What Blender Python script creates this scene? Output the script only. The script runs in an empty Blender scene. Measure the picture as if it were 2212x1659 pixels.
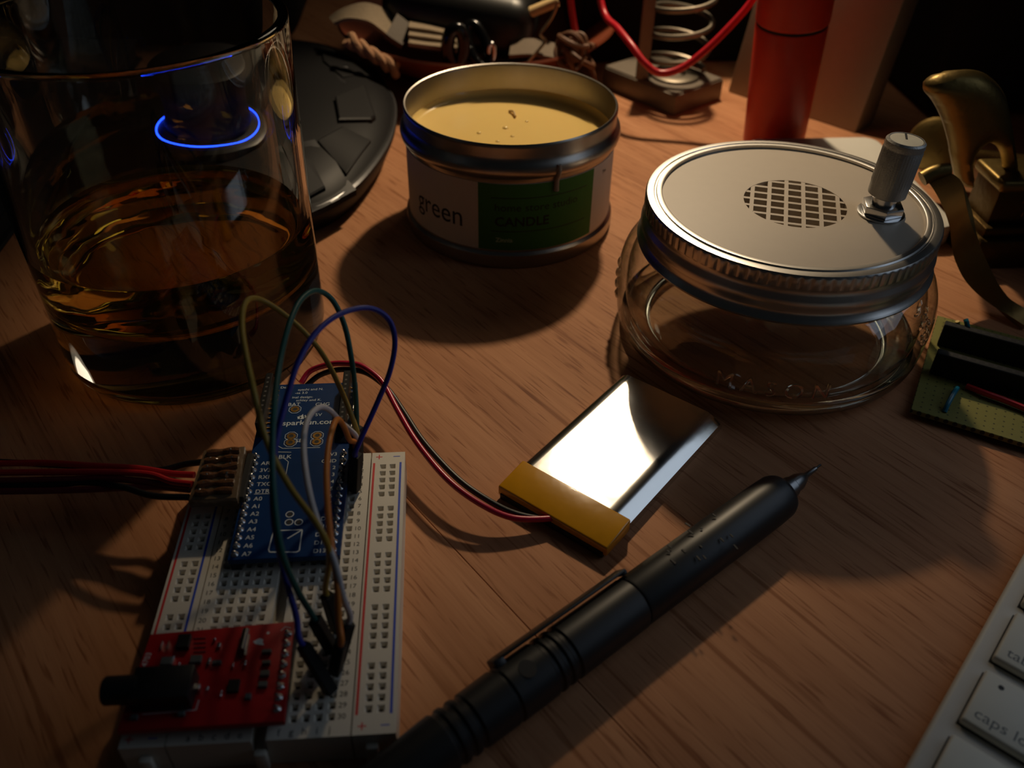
import bpy, bmesh, math, random
import numpy as np
from mathutils import Matrix, Vector

random.seed(7)
SC = bpy.context.scene
COL = SC.collection
U = 0.001                      # all numbers below are millimetres

# ------------------------------------------------------------------ camera
CAM_C = Vector((41.5654505, -136.851559, 176.523153))
_w = Vector((2.25238911, -0.0721731117, 0.0539669567))
_R = Matrix.Rotation(_w.length, 3, _w.normalized())      # rows: right, down, forward
RIGHT, DOWN, FWD = _R[0].copy(), _R[1].copy(), _R[2].copy()
F_PX = 1917.5948
cam = bpy.data.cameras.new('camera')
cam_o = bpy.data.objects.new('camera', cam)
COL.objects.link(cam_o)
cam.sensor_fit = 'HORIZONTAL'
cam.sensor_width = 36.0
cam.lens = F_PX * 36.0 / 2212.0
cam.clip_start = 0.005
cam.clip_end = 20
m = Matrix((RIGHT, -DOWN, -FWD)).transposed().to_4x4()
m.translation = CAM_C * U
cam_o.matrix_world = m
cam.dof.use_dof = True
cam.dof.focus_distance = 0.255
cam.dof.aperture_fstop = 14.0
SC.camera = cam_o

# ------------------------------------------------------------------ world and exposure
wd = bpy.data.worlds.new('night_room')
SC.world = wd
wd.use_nodes = True
bg = wd.node_tree.nodes['Background']
bg.inputs['Color'].default_value = (0.75, 0.9, 1.0, 1)
bg.inputs['Strength'].default_value = 0.006
SC.view_settings.view_transform = 'Standard'
SC.view_settings.look = 'None'
SC.view_settings.exposure = 0.0
SC.view_settings.gamma = 1.0
SC.view_settings.use_curve_mapping = False
SC.cycles.sample_clamp_indirect = 4.0
SC.cycles.blur_glossy = 0.3
SC.cycles.max_bounces = 14
SC.cycles.transmission_bounces = 14
SC.cycles.transparent_max_bounces = 12

# ------------------------------------------------------------------ desk lamp light (its body is built further down)
LAMP = Vector((172.0, 412.0, 312.0))
LAMP_AIM = Vector((107.0, 234.0, 0.0))
sp = bpy.data.lights.new('desk_lamp_bulb_light', 'SPOT')
sp.energy = 4.15
sp.color = (1.0, 0.77, 0.50)
sp.shadow_soft_size = 0.010
sp.spot_size = math.radians(56.9)
sp.spot_blend = 0.48
spo = bpy.data.objects.new('desk_lamp_bulb_light', sp)
COL.objects.link(spo)
spo.location = LAMP * U
spo.rotation_euler = (LAMP_AIM - LAMP).to_track_quat('-Z', 'Y').to_euler()


# ------------------------------------------------------------------ geometry helpers
def ray(px, py):
    return (RIGHT * ((px - 1106.0) / F_PX) + DOWN * ((py - 829.5) / F_PX) + FWD).normalized()


def at(px, py, z=0.0):
    """point at height z (mm) above the desk"""
    d = ray(px, py)
    return CAM_C + d * ((z - CAM_C.z) / d.z)


def aty(px, py, y):
    """point on the vertical plane at depth y (mm)"""
    d = ray(px, py)
    return CAM_C + d * ((y - CAM_C.y) / d.y)


class MB:
    """collects geometry, in mm"""
    def __init__(self):
        self.v, self.f, self.m = [], [], []

    def add(self, vs, fs, mat=0, M=None):
        o = len(self.v)
        for p in vs:
            p = Vector(p)
            self.v.append(M @ p if M is not None else p)
        for f in fs:
            self.f.append([o + i for i in f])
            self.m.append(mat)
        return self

    def box(self, x0, x1, y0, y1, z0, z1, bev=0.0, seg=2, mat=0, M=None):
        bm = bmesh.new()
        bmesh.ops.create_cube(bm, size=1.0)
        for v in bm.verts:
            v.co = Vector(((x0 + x1) / 2 + v.co.x * (x1 - x0), (y0 + y1) / 2 + v.co.y * (y1 - y0), (z0 + z1) / 2 + v.co.z * (z1 - z0)))
        if bev > 0:
            bmesh.ops.bevel(bm, geom=list(bm.edges), offset=bev, segments=seg, profile=0.5, affect='EDGES')
        self.bm(bm, mat, M)
        return self

    def bm(self, bm, mat=0, M=None):
        bm.verts.index_update()
        self.add([v.co.copy() for v in bm.verts], [[v.index for v in f.verts] for f in bm.faces], mat, M)
        bm.free()

    def lathe(self, prof, n=64, mat=0, M=None, closed=False, cx=0, cy=0, rfun=None):
        """prof: list of (r, z); r == 0 makes a pole"""
        rings, vs, fs = [], [], []
        for k, (r, z) in enumerate(prof):
            if r <= 1e-6:
                rings.append([len(vs)])
                vs.append((cx, cy, z))
            else:
                ids = []
                for i in range(n):
                    a = 2 * math.pi * i / n
                    rr = r if rfun is None else rfun(r, z, a, k)
                    ids.append(len(vs))
                    vs.append((cx + rr * math.cos(a), cy + rr * math.sin(a), z))
                rings.append(ids)
        pairs = list(zip(rings, rings[1:]))
        if closed:
            pairs.append((rings[-1], rings[0]))
        for a, b in pairs:
            if len(a) == 1 and len(b) == 1:
                continue
            for i in range(n):
                j = (i + 1) % n
                if len(a) == 1:
                    fs.append([a[0], b[j], b[i]])
                elif len(b) == 1:
                    fs.append([a[i], a[j], b[0]])
                else:
                    fs.append([a[i], a[j], b[j], b[i]])
        self.add(vs, fs, mat, M)
        return self

    def tube(self, pts, r, n=10, mat=0, M=None, sub=6, caps=True, rfun=None, spline=True, flat=1.0, up=None):
        P = [Vector(p) for p in pts]
        if spline and len(P) > 2:
            P = catmull(P, sub)
        vs, fs, prev = [], [], None
        for i, p in enumerate(P):
            t = (P[min(i + 1, len(P) - 1)] - P[max(i - 1, 0)]).normalized()
            if prev is None:
                a = Vector(up) if up is not None else (Vector((0, 0, 1)) if abs(t.z) < 0.9 else Vector((1, 0, 0)))
            else:
                a = prev
            nrm = (a - t * a.dot(t)).normalized()
            prev = nrm
            b = t.cross(nrm)
            rr = r if rfun is None else rfun(i / (len(P) - 1))
            for k in range(n):
                q = 2 * math.pi * k / n
                vs.append(p + nrm * (math.cos(q) * rr * flat) + b * (math.sin(q) * rr))
        for i in range(len(P) - 1):
            for k in range(n):
                l = (k + 1) % n
                fs.append([i * n + k, i * n + l, (i + 1) * n + l, (i + 1) * n + k])
        if caps:
            fs.append(list(range(n))[::-1])
            fs.append([(len(P) - 1) * n + k for k in range(n)])
        self.add(vs, fs, mat, M)
        return self

    def ribbon(self, A, B, th, mat=0, sub=6):
        """solid band between two edge lines, thickness th"""
        A, B = catmull([Vector(p) for p in A], sub), catmull([Vector(p) for p in B], sub)
        n = min(len(A), len(B))
        vs, fs = [], []
        for i in range(n):
            t = (A[min(i + 1, n - 1)] - A[max(i - 1, 0)]).normalized()
            nr = t.cross(B[i] - A[i]).normalized() * (th / 2)
            vs += [A[i] + nr, B[i] + nr, B[i] - nr, A[i] - nr]
        for i in range(n - 1):
            for k in range(4):
                l = (k + 1) % 4
                fs.append([i * 4 + k, i * 4 + l, i * 4 + 4 + l, i * 4 + 4 + k])
        fs += [[3, 2, 1, 0], [n * 4 - 4, n * 4 - 3, n * 4 - 2, n * 4 - 1]]
        self.add(vs, fs, mat)
        return self

    def prism(self, poly, z0, z1, mat=0, M=None, bev=0.0):
        bm = bmesh.new()
        vs = [bm.verts.new((x, y, z0)) for x, y in poly]
        f = bm.faces.new(vs)
        r = bmesh.ops.extrude_face_region(bm, geom=[f])
        for v in r['geom']:
            if isinstance(v, bmesh.types.BMVert):
                v.co.z = z1
        bmesh.ops.recalc_face_normals(bm, faces=bm.faces)
        if bev > 0:
            es = [e for e in bm.edges if abs(e.verts[0].co.z - e.verts[1].co.z) < 1e-6]
            bmesh.ops.bevel(bm, geom=es, offset=bev, segments=2, profile=0.5, affect='EDGES')
        self.bm(bm, mat, M)
        return self

    def text(self, s, size, x, y, z, depth=0.02, M=None, mat=0, align='CENTER', warp=None, sx=1.0, bold=0.0):
        vs, fs = text_mesh(s, align, depth / size, bold)
        out = []
        for (a, b, c) in vs:
            p = Vector((x + a * size * sx, y + b * size, z + c * size))
            out.append(warp(p) if warp else p)
        self.add(out, fs, mat, M)
        return self

    def mesh(self, name, mats, inv=None, smooth=35):
        me = bpy.data.meshes.new(name)
        me.from_pydata([((inv @ p) if inv is not None else p) * U for p in self.v], [], self.f)
        if not isinstance(mats, (list, tuple)):
            mats = [mats]
        for mt in mats:
            me.materials.append(mt)
        if len(mats) > 1:
            me.polygons.foreach_set('material_index', self.m)
        bm = bmesh.new()
        bm.from_mesh(me)
        bmesh.ops.recalc_face_normals(bm, faces=bm.faces)
        bm.to_mesh(me)
        bm.free()
        if smooth:
            me.polygons.foreach_set('use_smooth', [True] * len(me.polygons))
            me.set_sharp_from_angle(angle=math.radians(smooth))
        me.update()
        return me

    def build(self, name, mats, parent=None, smooth=35, label=None):
        inv = FRAME.get(parent) if parent is not None else None
        o = bpy.data.objects.new(name, self.mesh(name, mats, inv, smooth))
        COL.objects.link(o)
        if parent is not None:
            o.parent = parent
            FRAME[o] = FRAME.get(parent)
        if label:
            o['label'] = label
        return o


FRAME = {}
_text = {}


def text_mesh(s, align, depth, bold):
    k = (s, align, round(depth, 4), bold)
    if k not in _text:
        c = bpy.data.curves.new('t', 'FONT')
        c.body = s
        c.align_x = align
        c.align_y = 'BOTTOM_BASELINE'
        c.extrude = depth / 2
        c.offset = bold
        c.resolution_u = 3
        o = bpy.data.objects.new('t', c)
        COL.objects.link(o)
        me = o.to_mesh()
        _text[k] = ([tuple(v.co) for v in me.vertices], [list(p.vertices) for p in me.polygons])
        o.to_mesh_clear()
        bpy.data.objects.remove(o)
        bpy.data.curves.remove(c)
    return _text[k]


def catmull(P, sub):
    out = []
    n = len(P)
    for i in range(n - 1):
        p0 = P[i - 1] if i > 0 else P[i] * 2 - P[i + 1]
        p3 = P[i + 2] if i + 2 < n else P[i + 1] * 2 - P[i]
        p1, p2 = P[i], P[i + 1]
        for k in range(sub):
            t = k / sub
            out.append(0.5 * ((2 * p1) + (p2 - p0) * t + (2 * p0 - 5 * p1 + 4 * p2 - p3) * t * t + (3 * p1 - p0 - 3 * p2 + p3) * t ** 3))
    out.append(P[-1].copy())
    return out


def dens(prof, d=1.5):
    """extra rings so that shading normals bend only at the real edges"""
    out = [prof[0]]
    for (r0, z0), (r1, z1) in zip(prof, prof[1:]):
        n = max(1, math.ceil(math.hypot(r1 - r0, z1 - z0) / d))
        out += [(r0 + (r1 - r0) * k / n, z0 + (z1 - z0) * k / n) for k in range(1, n + 1)]
    return out


def smooth_prof(prof, sub=4):
    """spline through profile points"""
    return [(max(0.0, p.x), p.y) for p in catmull([Vector((r, z, 0)) for r, z in prof], sub)]


def puff(poly, R, H, step, t=0.6):
    """rounded, pillow-like solid over a flat outline: returns verts (u, v, depth) and faces"""
    from mathutils.geometry import delaunay_2d_cdt
    P = [Vector((p[0], p[1])) for p in poly]
    n = len(P)
    E = [(P[i], P[(i + 1) % n]) for i in range(n)]

    def dist(q):
        best = 1e9
        for a, b in E:
            ab = b - a
            u = max(0.0, min(1.0, (q - a).dot(ab) / max(ab.length_squared, 1e-9)))
            best = min(best, (a + ab * u - q).length)
        return best

    def inside(q):
        c = False
        for a, b in E:
            if (a.y > q.y) != (b.y > q.y) and q.x < (b.x - a.x) * (q.y - a.y) / (b.y - a.y) + a.x:
                c = not c
        return c
    pts = list(P)
    x0, x1 = min(p.x for p in P), max(p.x for p in P)
    y0, y1 = min(p.y for p in P), max(p.y for p in P)
    y = y0
    row = 0
    while y < y1:
        x = x0 + (step / 2 if row % 2 else 0)
        while x < x1:
            q = Vector((x, y))
            if inside(q) and dist(q) > step * 0.4:
                pts.append(q)
            x += step
        y += step * 0.87
        row += 1
    v, e, f, *_ = delaunay_2d_cdt(pts, [(i, (i + 1) % n) for i in range(n)], [], 1, 1e-5)
    m = len(v)
    hs = []
    for q in v:
        d = min(1.0, dist(q) / R)
        hs.append(t / 2 + H * math.sqrt(max(0.0, 1 - (1 - d) ** 2)))
    vs = [(q.x, q.y, h) for q, h in zip(v, hs)] + [(q.x, q.y, -h) for q, h in zip(v, hs)]
    fs = [list(t_) for t_ in f] + [[i + m for i in reversed(t_)] for t_ in f]
    cnt = {}
    for t_ in f:
        for a, b in zip(t_, list(t_[1:]) + [t_[0]]):
            cnt[(a, b)] = 1
    for (a, b) in list(cnt):
        if (b, a) not in cnt:
            fs.append([a, a + m, b + m, b])
    return vs, fs


def tag(o, label, cat, group=None, kind=None):
    o['label'] = label
    o['category'] = cat
    if group:
        o['group'] = group
    if kind:
        o['kind'] = kind
    return o


def thing(name, label, cat, loc=(0, 0, 0), rotz=0.0, group=None):
    o = bpy.data.objects.new(name, None)
    o.empty_display_size = 0.01
    COL.objects.link(o)
    loc = Vector(loc)
    o.location = loc * U
    o.rotation_euler = (0, 0, rotz)
    FRAME[o] = (Matrix.Translation(loc) @ Matrix.Rotation(rotz, 4, 'Z')).inverted()
    return tag(o, label, cat, group)


def inst(name, mesh, parent, p, rot=None, label=None):
    """a copy of a shared mesh at world point p (mm)"""
    o = bpy.data.objects.new(name, mesh)
    COL.objects.link(o)
    W = Matrix.Translation(Vector(p))
    if rot is not None:
        W = W @ rot.to_4x4()
    L = FRAME[parent] @ W
    L.translation = L.translation * U
    o.parent = parent
    o.matrix_local = L
    return o


def rot_to(d, up=(0, 0, 1)):
    """rotation that takes +Z to direction d"""
    return Vector(d).to_track_quat('Z', 'Y').to_matrix()


def frame(o, x, y=None, z=None):
    return None


# ------------------------------------------------------------------ materials
def lin(r, g, b):
    f = lambda c: (c / 255 / 12.92) if c / 255 <= 0.04045 else ((c / 255 + 0.055) / 1.055) ** 2.4
    return (f(r), f(g), f(b), 1.0)


def mat(name, col, rough=0.5, metal=0.0, var=0.12, nscale=300.0, bump=0.0, bscale=800.0, **kw):
    """principled material with a fine procedural variation of tone and an optional fine relief"""
    mt = bpy.data.materials.new(name)
    mt.use_nodes = True
    nt = mt.node_tree
    b = nt.nodes['Principled BSDF']
    c = col if len(col) == 4 else (*col, 1)
    tc = nt.nodes.new('ShaderNodeTexCoord')
    nz = nt.nodes.new('ShaderNodeTexNoise')
    nz.inputs['Scale'].default_value = nscale
    nz.inputs['Detail'].default_value = 3
    nt.links.new(tc.outputs['Object'], nz.inputs['Vector'])
    mx = nt.nodes.new('ShaderNodeMix')
    mx.data_type = 'RGBA'
    mx.inputs['A'].default_value = (c[0] * (1 - var), c[1] * (1 - var), c[2] * (1 - var), 1)
    mx.inputs['B'].default_value = (min(1, c[0] * (1 + var)), min(1, c[1] * (1 + var)), min(1, c[2] * (1 + var)), 1)
    nt.links.new(nz.outputs['Fac'], mx.inputs['Factor'])
    nt.links.new(mx.outputs['Result'], b.inputs['Base Color'])
    b.inputs['Roughness'].default_value = rough
    b.inputs['Metallic'].default_value = metal
    for k, v in kw.items():
        b.inputs[k.replace('_', ' ')].default_value = v
    if bump:
        n2 = nt.nodes.new('ShaderNodeTexNoise')
        n2.inputs['Scale'].default_value = bscale
        n2.inputs['Detail'].default_value = 2
        nt.links.new(tc.outputs['Object'], n2.inputs['Vector'])
        bp = nt.nodes.new('ShaderNodeBump')
        bp.inputs['Strength'].default_value = bump
        bp.inputs['Distance'].default_value = 0.001
        nt.links.new(n2.outputs['Fac'], bp.inputs['Height'])
        nt.links.new(bp.outputs['Normal'], b.inputs['Normal'])
    return mt


def glass(name, col, ior, rough=0.0, bump=0.0, bscale=60.0):
    mt = bpy.data.materials.new(name)
    mt.use_nodes = True
    nt = mt.node_tree
    nt.nodes.remove(nt.nodes['Principled BSDF'])
    g = nt.nodes.new('ShaderNodeBsdfGlass')
    g.inputs['Color'].default_value = (*col, 1)
    g.inputs['Roughness'].default_value = rough
    g.inputs['IOR'].default_value = ior
    nt.links.new(g.outputs[0], nt.nodes['Material Output'].inputs['Surface'])
    if bump:
        tc = nt.nodes.new('ShaderNodeTexCoord')
        n2 = nt.nodes.new('ShaderNodeTexNoise')
        n2.inputs['Scale'].default_value = bscale
        n2.inputs['Detail'].default_value = 1
        nt.links.new(tc.outputs['Object'], n2.inputs['Vector'])
        bp = nt.nodes.new('ShaderNodeBump')
        bp.inputs['Strength'].default_value = bump
        bp.inputs['Distance'].default_value = 0.003
        nt.links.new(n2.outputs['Fac'], bp.inputs['Height'])
        nt.links.new(bp.outputs['Normal'], g.inputs['Normal'])
    return mt


def thin_glass(name, face, edge, bump=0.05, bscale=45.0):
    """thin clear glass: what it does not mirror passes straight through, more absorbed at grazing angles"""
    mt = bpy.data.materials.new(name)
    mt.use_nodes = True
    nt = mt.node_tree
    nt.nodes.remove(nt.nodes['Principled BSDF'])
    N, L = nt.nodes.new, nt.links.new
    tc, nz, bp = N('ShaderNodeTexCoord'), N('ShaderNodeTexNoise'), N('ShaderNodeBump')
    nz.inputs['Scale'].default_value = bscale
    nz.inputs['Detail'].default_value = 1.5
    bp.inputs['Strength'].default_value = bump
    bp.inputs['Distance'].default_value = 0.004
    L(tc.outputs['Object'], nz.inputs['Vector'])
    L(nz.outputs['Fac'], bp.inputs['Height'])
    lw, rp = N('ShaderNodeLayerWeight'), N('ShaderNodeValToRGB')
    lw.inputs['Blend'].default_value = 0.5
    rp.color_ramp.elements[0].position = 0.55
    rp.color_ramp.elements[0].color = (*face, 1)
    rp.color_ramp.elements[1].position = 0.98
    rp.color_ramp.elements[1].color = (*edge, 1)
    L(lw.outputs['Facing'], rp.inputs['Fac'])
    tr, gl, lw2, mx = N('ShaderNodeBsdfTransparent'), N('ShaderNodeBsdfGlossy'), N('ShaderNodeLayerWeight'), N('ShaderNodeMixShader')
    lw2.inputs['Blend'].default_value = 0.5
    pw, fr = N('ShaderNodeMath'), N('ShaderNodeMath')
    pw.operation, fr.operation = 'POWER', 'MULTIPLY_ADD'
    L(lw2.outputs['Facing'], pw.inputs[0])
    pw.inputs[1].default_value = 5.0
    L(pw.outputs[0], fr.inputs[0])
    fr.inputs[1].default_value = 0.90
    fr.inputs[2].default_value = 0.075
    gl.inputs['Roughness'].default_value = 0.03
    L(bp.outputs['Normal'], gl.inputs['Normal'])
    L(bp.outputs['Normal'], lw2.inputs['Normal'])
    L(rp.outputs['Color'], tr.inputs['Color'])
    L(fr.outputs[0], mx.inputs[0])
    L(tr.outputs[0], mx.inputs[1])
    L(gl.outputs[0], mx.inputs[2])
    L(mx.outputs[0], nt.nodes['Material Output'].inputs['Surface'])
    return mt


def emit(name, col, strength):
    mt = bpy.data.materials.new(name)
    mt.use_nodes = True
    b = mt.node_tree.nodes['Principled BSDF']
    b.inputs['Base Color'].default_value = (*col, 1)
    b.inputs['Emission Color'].default_value = (*col, 1)
    b.inputs['Emission Strength'].default_value = strength
    return mt


def wood_mat():
    mt = bpy.data.materials.new('beech_wood')
    mt.use_nodes = True
    nt = mt.node_tree
    N, L = nt.nodes.new, nt.links.new
    b = nt.nodes['Principled BSDF']
    tc = N('ShaderNodeTexCoord')
    oi = N('ShaderNodeObjectInfo')
    add = N('ShaderNodeVectorMath'); add.operation = 'ADD'
    mul = N('ShaderNodeVectorMath'); mul.operation = 'SCALE'
    L(oi.outputs['Random'], mul.inputs['Scale'])
    mul.inputs[0].default_value = (3.0, 7.0, 1.0)
    L(tc.outputs['Object'], add.inputs[0])
    L(mul.outputs[0], add.inputs[1])

    def noise(sx, sy, detail, rough=0.5, dist=0.0):
        mp = N('ShaderNodeMapping')
        mp.inputs['Scale'].default_value = (sx, sy, 1.0)
        L(add.outputs[0], mp.inputs['Vector'])
        n = N('ShaderNodeTexNoise')
        n.inputs['Scale'].default_value = 1.0
        n.inputs['Detail'].default_value = detail
        n.inputs['Roughness'].default_value = rough
        n.inputs['Distortion'].default_value = dist
        L(mp.outputs[0], n.inputs['Vector'])
        return n.outputs['Fac']

    def ramp(src, stops):
        r = N('ShaderNodeValToRGB')
        while len(r.color_ramp.elements) < len(stops):
            r.color_ramp.elements.new(0.5)
        for e, (p, c) in zip(r.color_ramp.elements, stops):
            e.position = p
            e.color = (*c, 1) if len(c) == 3 else c
        L(src, r.inputs['Fac'])
        return r.outputs['Color']

    def mix(mode, fac, a, c):
        x = N('ShaderNodeMix'); x.data_type = 'RGBA'; x.blend_type = mode
        if isinstance(fac, float):
            x.inputs['Factor'].default_value = fac
        else:
            L(fac, x.inputs['Factor'])
        L(a, x.inputs['A'])
        L(c, x.inputs['B'])
        return x.outputs['Result']

    figure = ramp(noise(5, 55, 4, 0.6, 0.4), [(0.3, (0.44, 0.195, 0.092)), (0.55, (0.52, 0.245, 0.120)), (0.75, (0.58, 0.285, 0.145))])
    fine = ramp(noise(16, 420, 3, 0.6), [(0.25, (0.84, 0.79, 0.75)), (0.6, (1, 1, 1))])
    pores = ramp(noise(75, 1150, 1, 0.5, 0.1), [(0.28, (0.60, 0.50, 0.44)), (0.40, (1, 1, 1))])
    streak = ramp(noise(22, 520, 2, 0.5, 0.2), [(0.26, (0.6, 0.5, 0.42)), (0.36, (1, 1, 1))])
    lines = ramp(noise(3.5, 330, 2, 0.5, 0.3), [(0.30, (0.62, 0.52, 0.44)), (0.40, (1, 1, 1))])
    c = mix('MULTIPLY', 0.9, figure, fine)
    c = mix('MULTIPLY', 0.9, c, lines)
    c = mix('MULTIPLY', 0.9, c, pores)
    c = mix('MULTIPLY', 0.85, c, streak)
    L(c, b.inputs['Base Color'])
    b.inputs['Roughness'].default_value = 0.62
    b.inputs['Specular IOR Level'].default_value = 0.15
    bp = N('ShaderNodeBump')
    bp.inputs['Strength'].default_value = 0.12
    bp.inputs['Distance'].default_value = 0.0004
    L(noise(75, 1150, 1, 0.5, 0.1), bp.inputs['Height'])
    L(bp.outputs['Normal'], b.inputs['Normal'])
    return mt


MW = wood_mat()
M_black = mat('black_plastic', lin(22, 22, 23), 0.45)
M_blackmatte = mat('matte_black', lin(16, 16, 17), 0.8)
M_blackgloss = mat('gloss_black', lin(12, 12, 13), 0.15)
M_white = mat('white_plastic', lin(222, 220, 212), 0.45, var=0.03)
M_bbwhite = mat('breadboard_plastic', lin(216, 210, 197), 0.5, var=0.03)
M_ink = mat('black_ink', lin(38, 38, 38), 0.7)
M_silver = mat('silver_metal', lin(205, 205, 205), 0.22, 1.0, var=0.05)
M_solder = mat('solder', lin(215, 215, 215), 0.25, 1.0, bump=0.3, bscale=1500)
M_gold = mat('gold_plate', lin(225, 170, 90), 0.3, 1.0)
M_red = mat('red_line', lin(205, 40, 45), 0.6)
M_blue = mat('blue_line', lin(30, 70, 190), 0.6)
M_silk = mat('white_silkscreen', lin(205, 215, 220), 0.6)

# ================================================================== the setting
o = MB().box(-2500, 2500, -2000, 1200, -760, -740).build('floor', mat('dark_carpet', lin(40, 36, 34), 0.95, bump=0.4), None, 0)
tag(o, 'dark carpeted floor of the unlit room under the desk', 'floor', kind='structure')
o = MB().box(-2500, 2500, 900, 940, -740, 1800).build('wall_back', mat('dim_wall', lin(70, 66, 62), 0.9), None, 0)
tag(o, 'dim painted wall behind the desk', 'wall', kind='structure')

# desk: planks run along DIR, joints measured at 40.8 and 278 mm
DIR = Vector((0.557, -0.8305, 0))
NRM = Vector((0.8305, 0.557, 0))
desk = thing('desk', 'brown beech plank desk everything stands on', 'desk', (100, 150, 0), math.atan2(DIR.y, DIR.x))
MD = Matrix((DIR.to_4d(), NRM.to_4d(), Vector((0, 0, 1, 0)), Vector((0, 0, 0, 1)))).transposed()
# plank bounds in (along, across); the desk outline is square to the planks
J = [-433.4, -196.2, 40.8, 277.9, 514.8, 752.0]
for k in range(5):
    a, b = J[k] + 0.05, J[k + 1] - 0.05
    MB().box(-760, 620, a, b, -28, 0.0, 0.16, 1, M=MD).build('plank', MW, desk, 0)
for (u, v) in ((-700, -380), (560, -380), (-700, 700), (560, 700)):
    MB().box(u - 30, u + 30, v - 30, v + 30, -740, -28, 2, 1, M=MD).build('leg', MW, desk, 0)

# ================================================================== breadboard
bb = thing('breadboard', 'white solderless breadboard carrying the blue and red circuit boards', 'breadboard', (0, 0, 0))
HZ = 9.0


def holeplate(mb, xs, ys, holes, z, x_off=0):
    for i in range(len(xs) - 1):
        for j in range(len(ys) - 1):
            x0, x1, y0, y1 = xs[i], xs[i + 1], ys[j], ys[j + 1]
            if (i, j) not in holes:
                mb.add([(x0, y0, z), (x1, y0, z), (x1, y1, z), (x0, y1, z)], [[0, 1, 2, 3]])
                continue
            cx, cy = (x0 + x1) / 2, (y0 + y1) / 2
            sq = lambda h, zz: [(cx - h, cy - h, zz), (cx + h, cy - h, zz), (cx + h, cy + h, zz), (cx - h, cy + h, zz)]
            vs = [(x0, y0, z), (x1, y0, z), (x1, y1, z), (x0, y1, z)] + sq(0.82, z) + sq(0.40, z - 1.15) + sq(0.38, z - 3.2)
            ring = lambda a, b: [[a + k, a + (k + 1) % 4, b + (k + 1) % 4, b + k] for k in range(4)]
            mb.add(vs[:12], ring(0, 4) + ring(4, 8))
            mb.add(vs[8:16], ring(0, 4) + [[4, 5, 6, 7]], 1)


def sides(mb, x0, x1, y0, y1, z0, z1):
    p = [(x0, y0), (x1, y0), (x1, y1), (x0, y1)]
    vs = [(x, y, z0) for x, y in p] + [(x, y, z1) for x, y in p]
    mb.add(vs, [[k, (k + 1) % 4, 4 + (k + 1) % 4, 4 + k] for k in range(4)] + [[3, 2, 1, 0]])


M_hole = mat('socket_dark', lin(30, 29, 27), 0.7)
M_sock = mat('socket_shadow_grey', lin(78, 73, 64), 0.7)
X0, X1, Y0, Y1 = -27.3, 27.3, -41.2, 41.0
main = MB()
ysm = [Y0] + [-38.1 + 2.54 * k for k in range(31)] + [Y1]
xl = [-18.15] + [-15.24 + 2.54 * k for k in range(6)] + [-1.45]
xr = [1.45] + [2.54 + 2.54 * k for k in range(6)] + [18.15]
hl = {(i, j) for i in range(1, 6) for j in range(1, 31)}
holeplate(main, xl, ysm, hl, HZ)
holeplate(main, xr, ysm, hl, HZ)
for (a, b, z0, z1) in ((-1.45, -1.45, HZ, 4.5), (1.45, 1.45, HZ, 4.5)):
    main.add([(a, Y0, z0), (a, Y1, z0), (a, Y1, z1), (a, Y0, z1)], [[0, 1, 2, 3]])
main.add([(-1.45, Y0, 4.5), (1.45, Y0, 4.5), (1.45, Y1, 4.5), (-1.45, Y1, 4.5)], [[0, 1, 2, 3]])
for ye in (Y0, Y1):   # end faces, cut by the trough
    main.add([(-18.15, ye, 0), (18.15, ye, 0), (18.15, ye, HZ), (1.45, ye, HZ), (1.45, ye, 4.5), (-1.45, ye, 4.5), (-1.45, ye, HZ), (-18.15, ye, HZ)], [list(range(8))])
for xe in (-18.15, 18.15):
    main.add([(xe, Y0, 0), (xe, Y1, 0), (xe, Y1, HZ), (xe, Y0, HZ)], [[0, 1, 2, 3]])
body = main.build('terminal_strip', [M_bbwhite, M_sock], bb, 0)
for r in range(1, 31):
    y = (15.5 - r) * 2.54
    nm = MB().text(str(r), 1.75, 0, -0.6, 0, 0.02).mesh('row_number', M_ink, None, 0)
    for x in (-16.75, 16.15):
        inst('row_number', nm, body, (x, y, HZ + 0.02))
for k, c in enumerate('abcdefghij'):
    x = -13.97 + 2.54 * k + (5.08 if k > 4 else 0)
    nm = MB().text(c, 2.2, 0, 0, 0, 0.02).mesh('column_letter', M_ink, None, 0)
    for yy in (-40.4, 38.6):
        inst('column_letter', nm, body, (x, yy, HZ + 0.02))
kk = [k for k in range(29) if k % 6 != 5]
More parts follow.
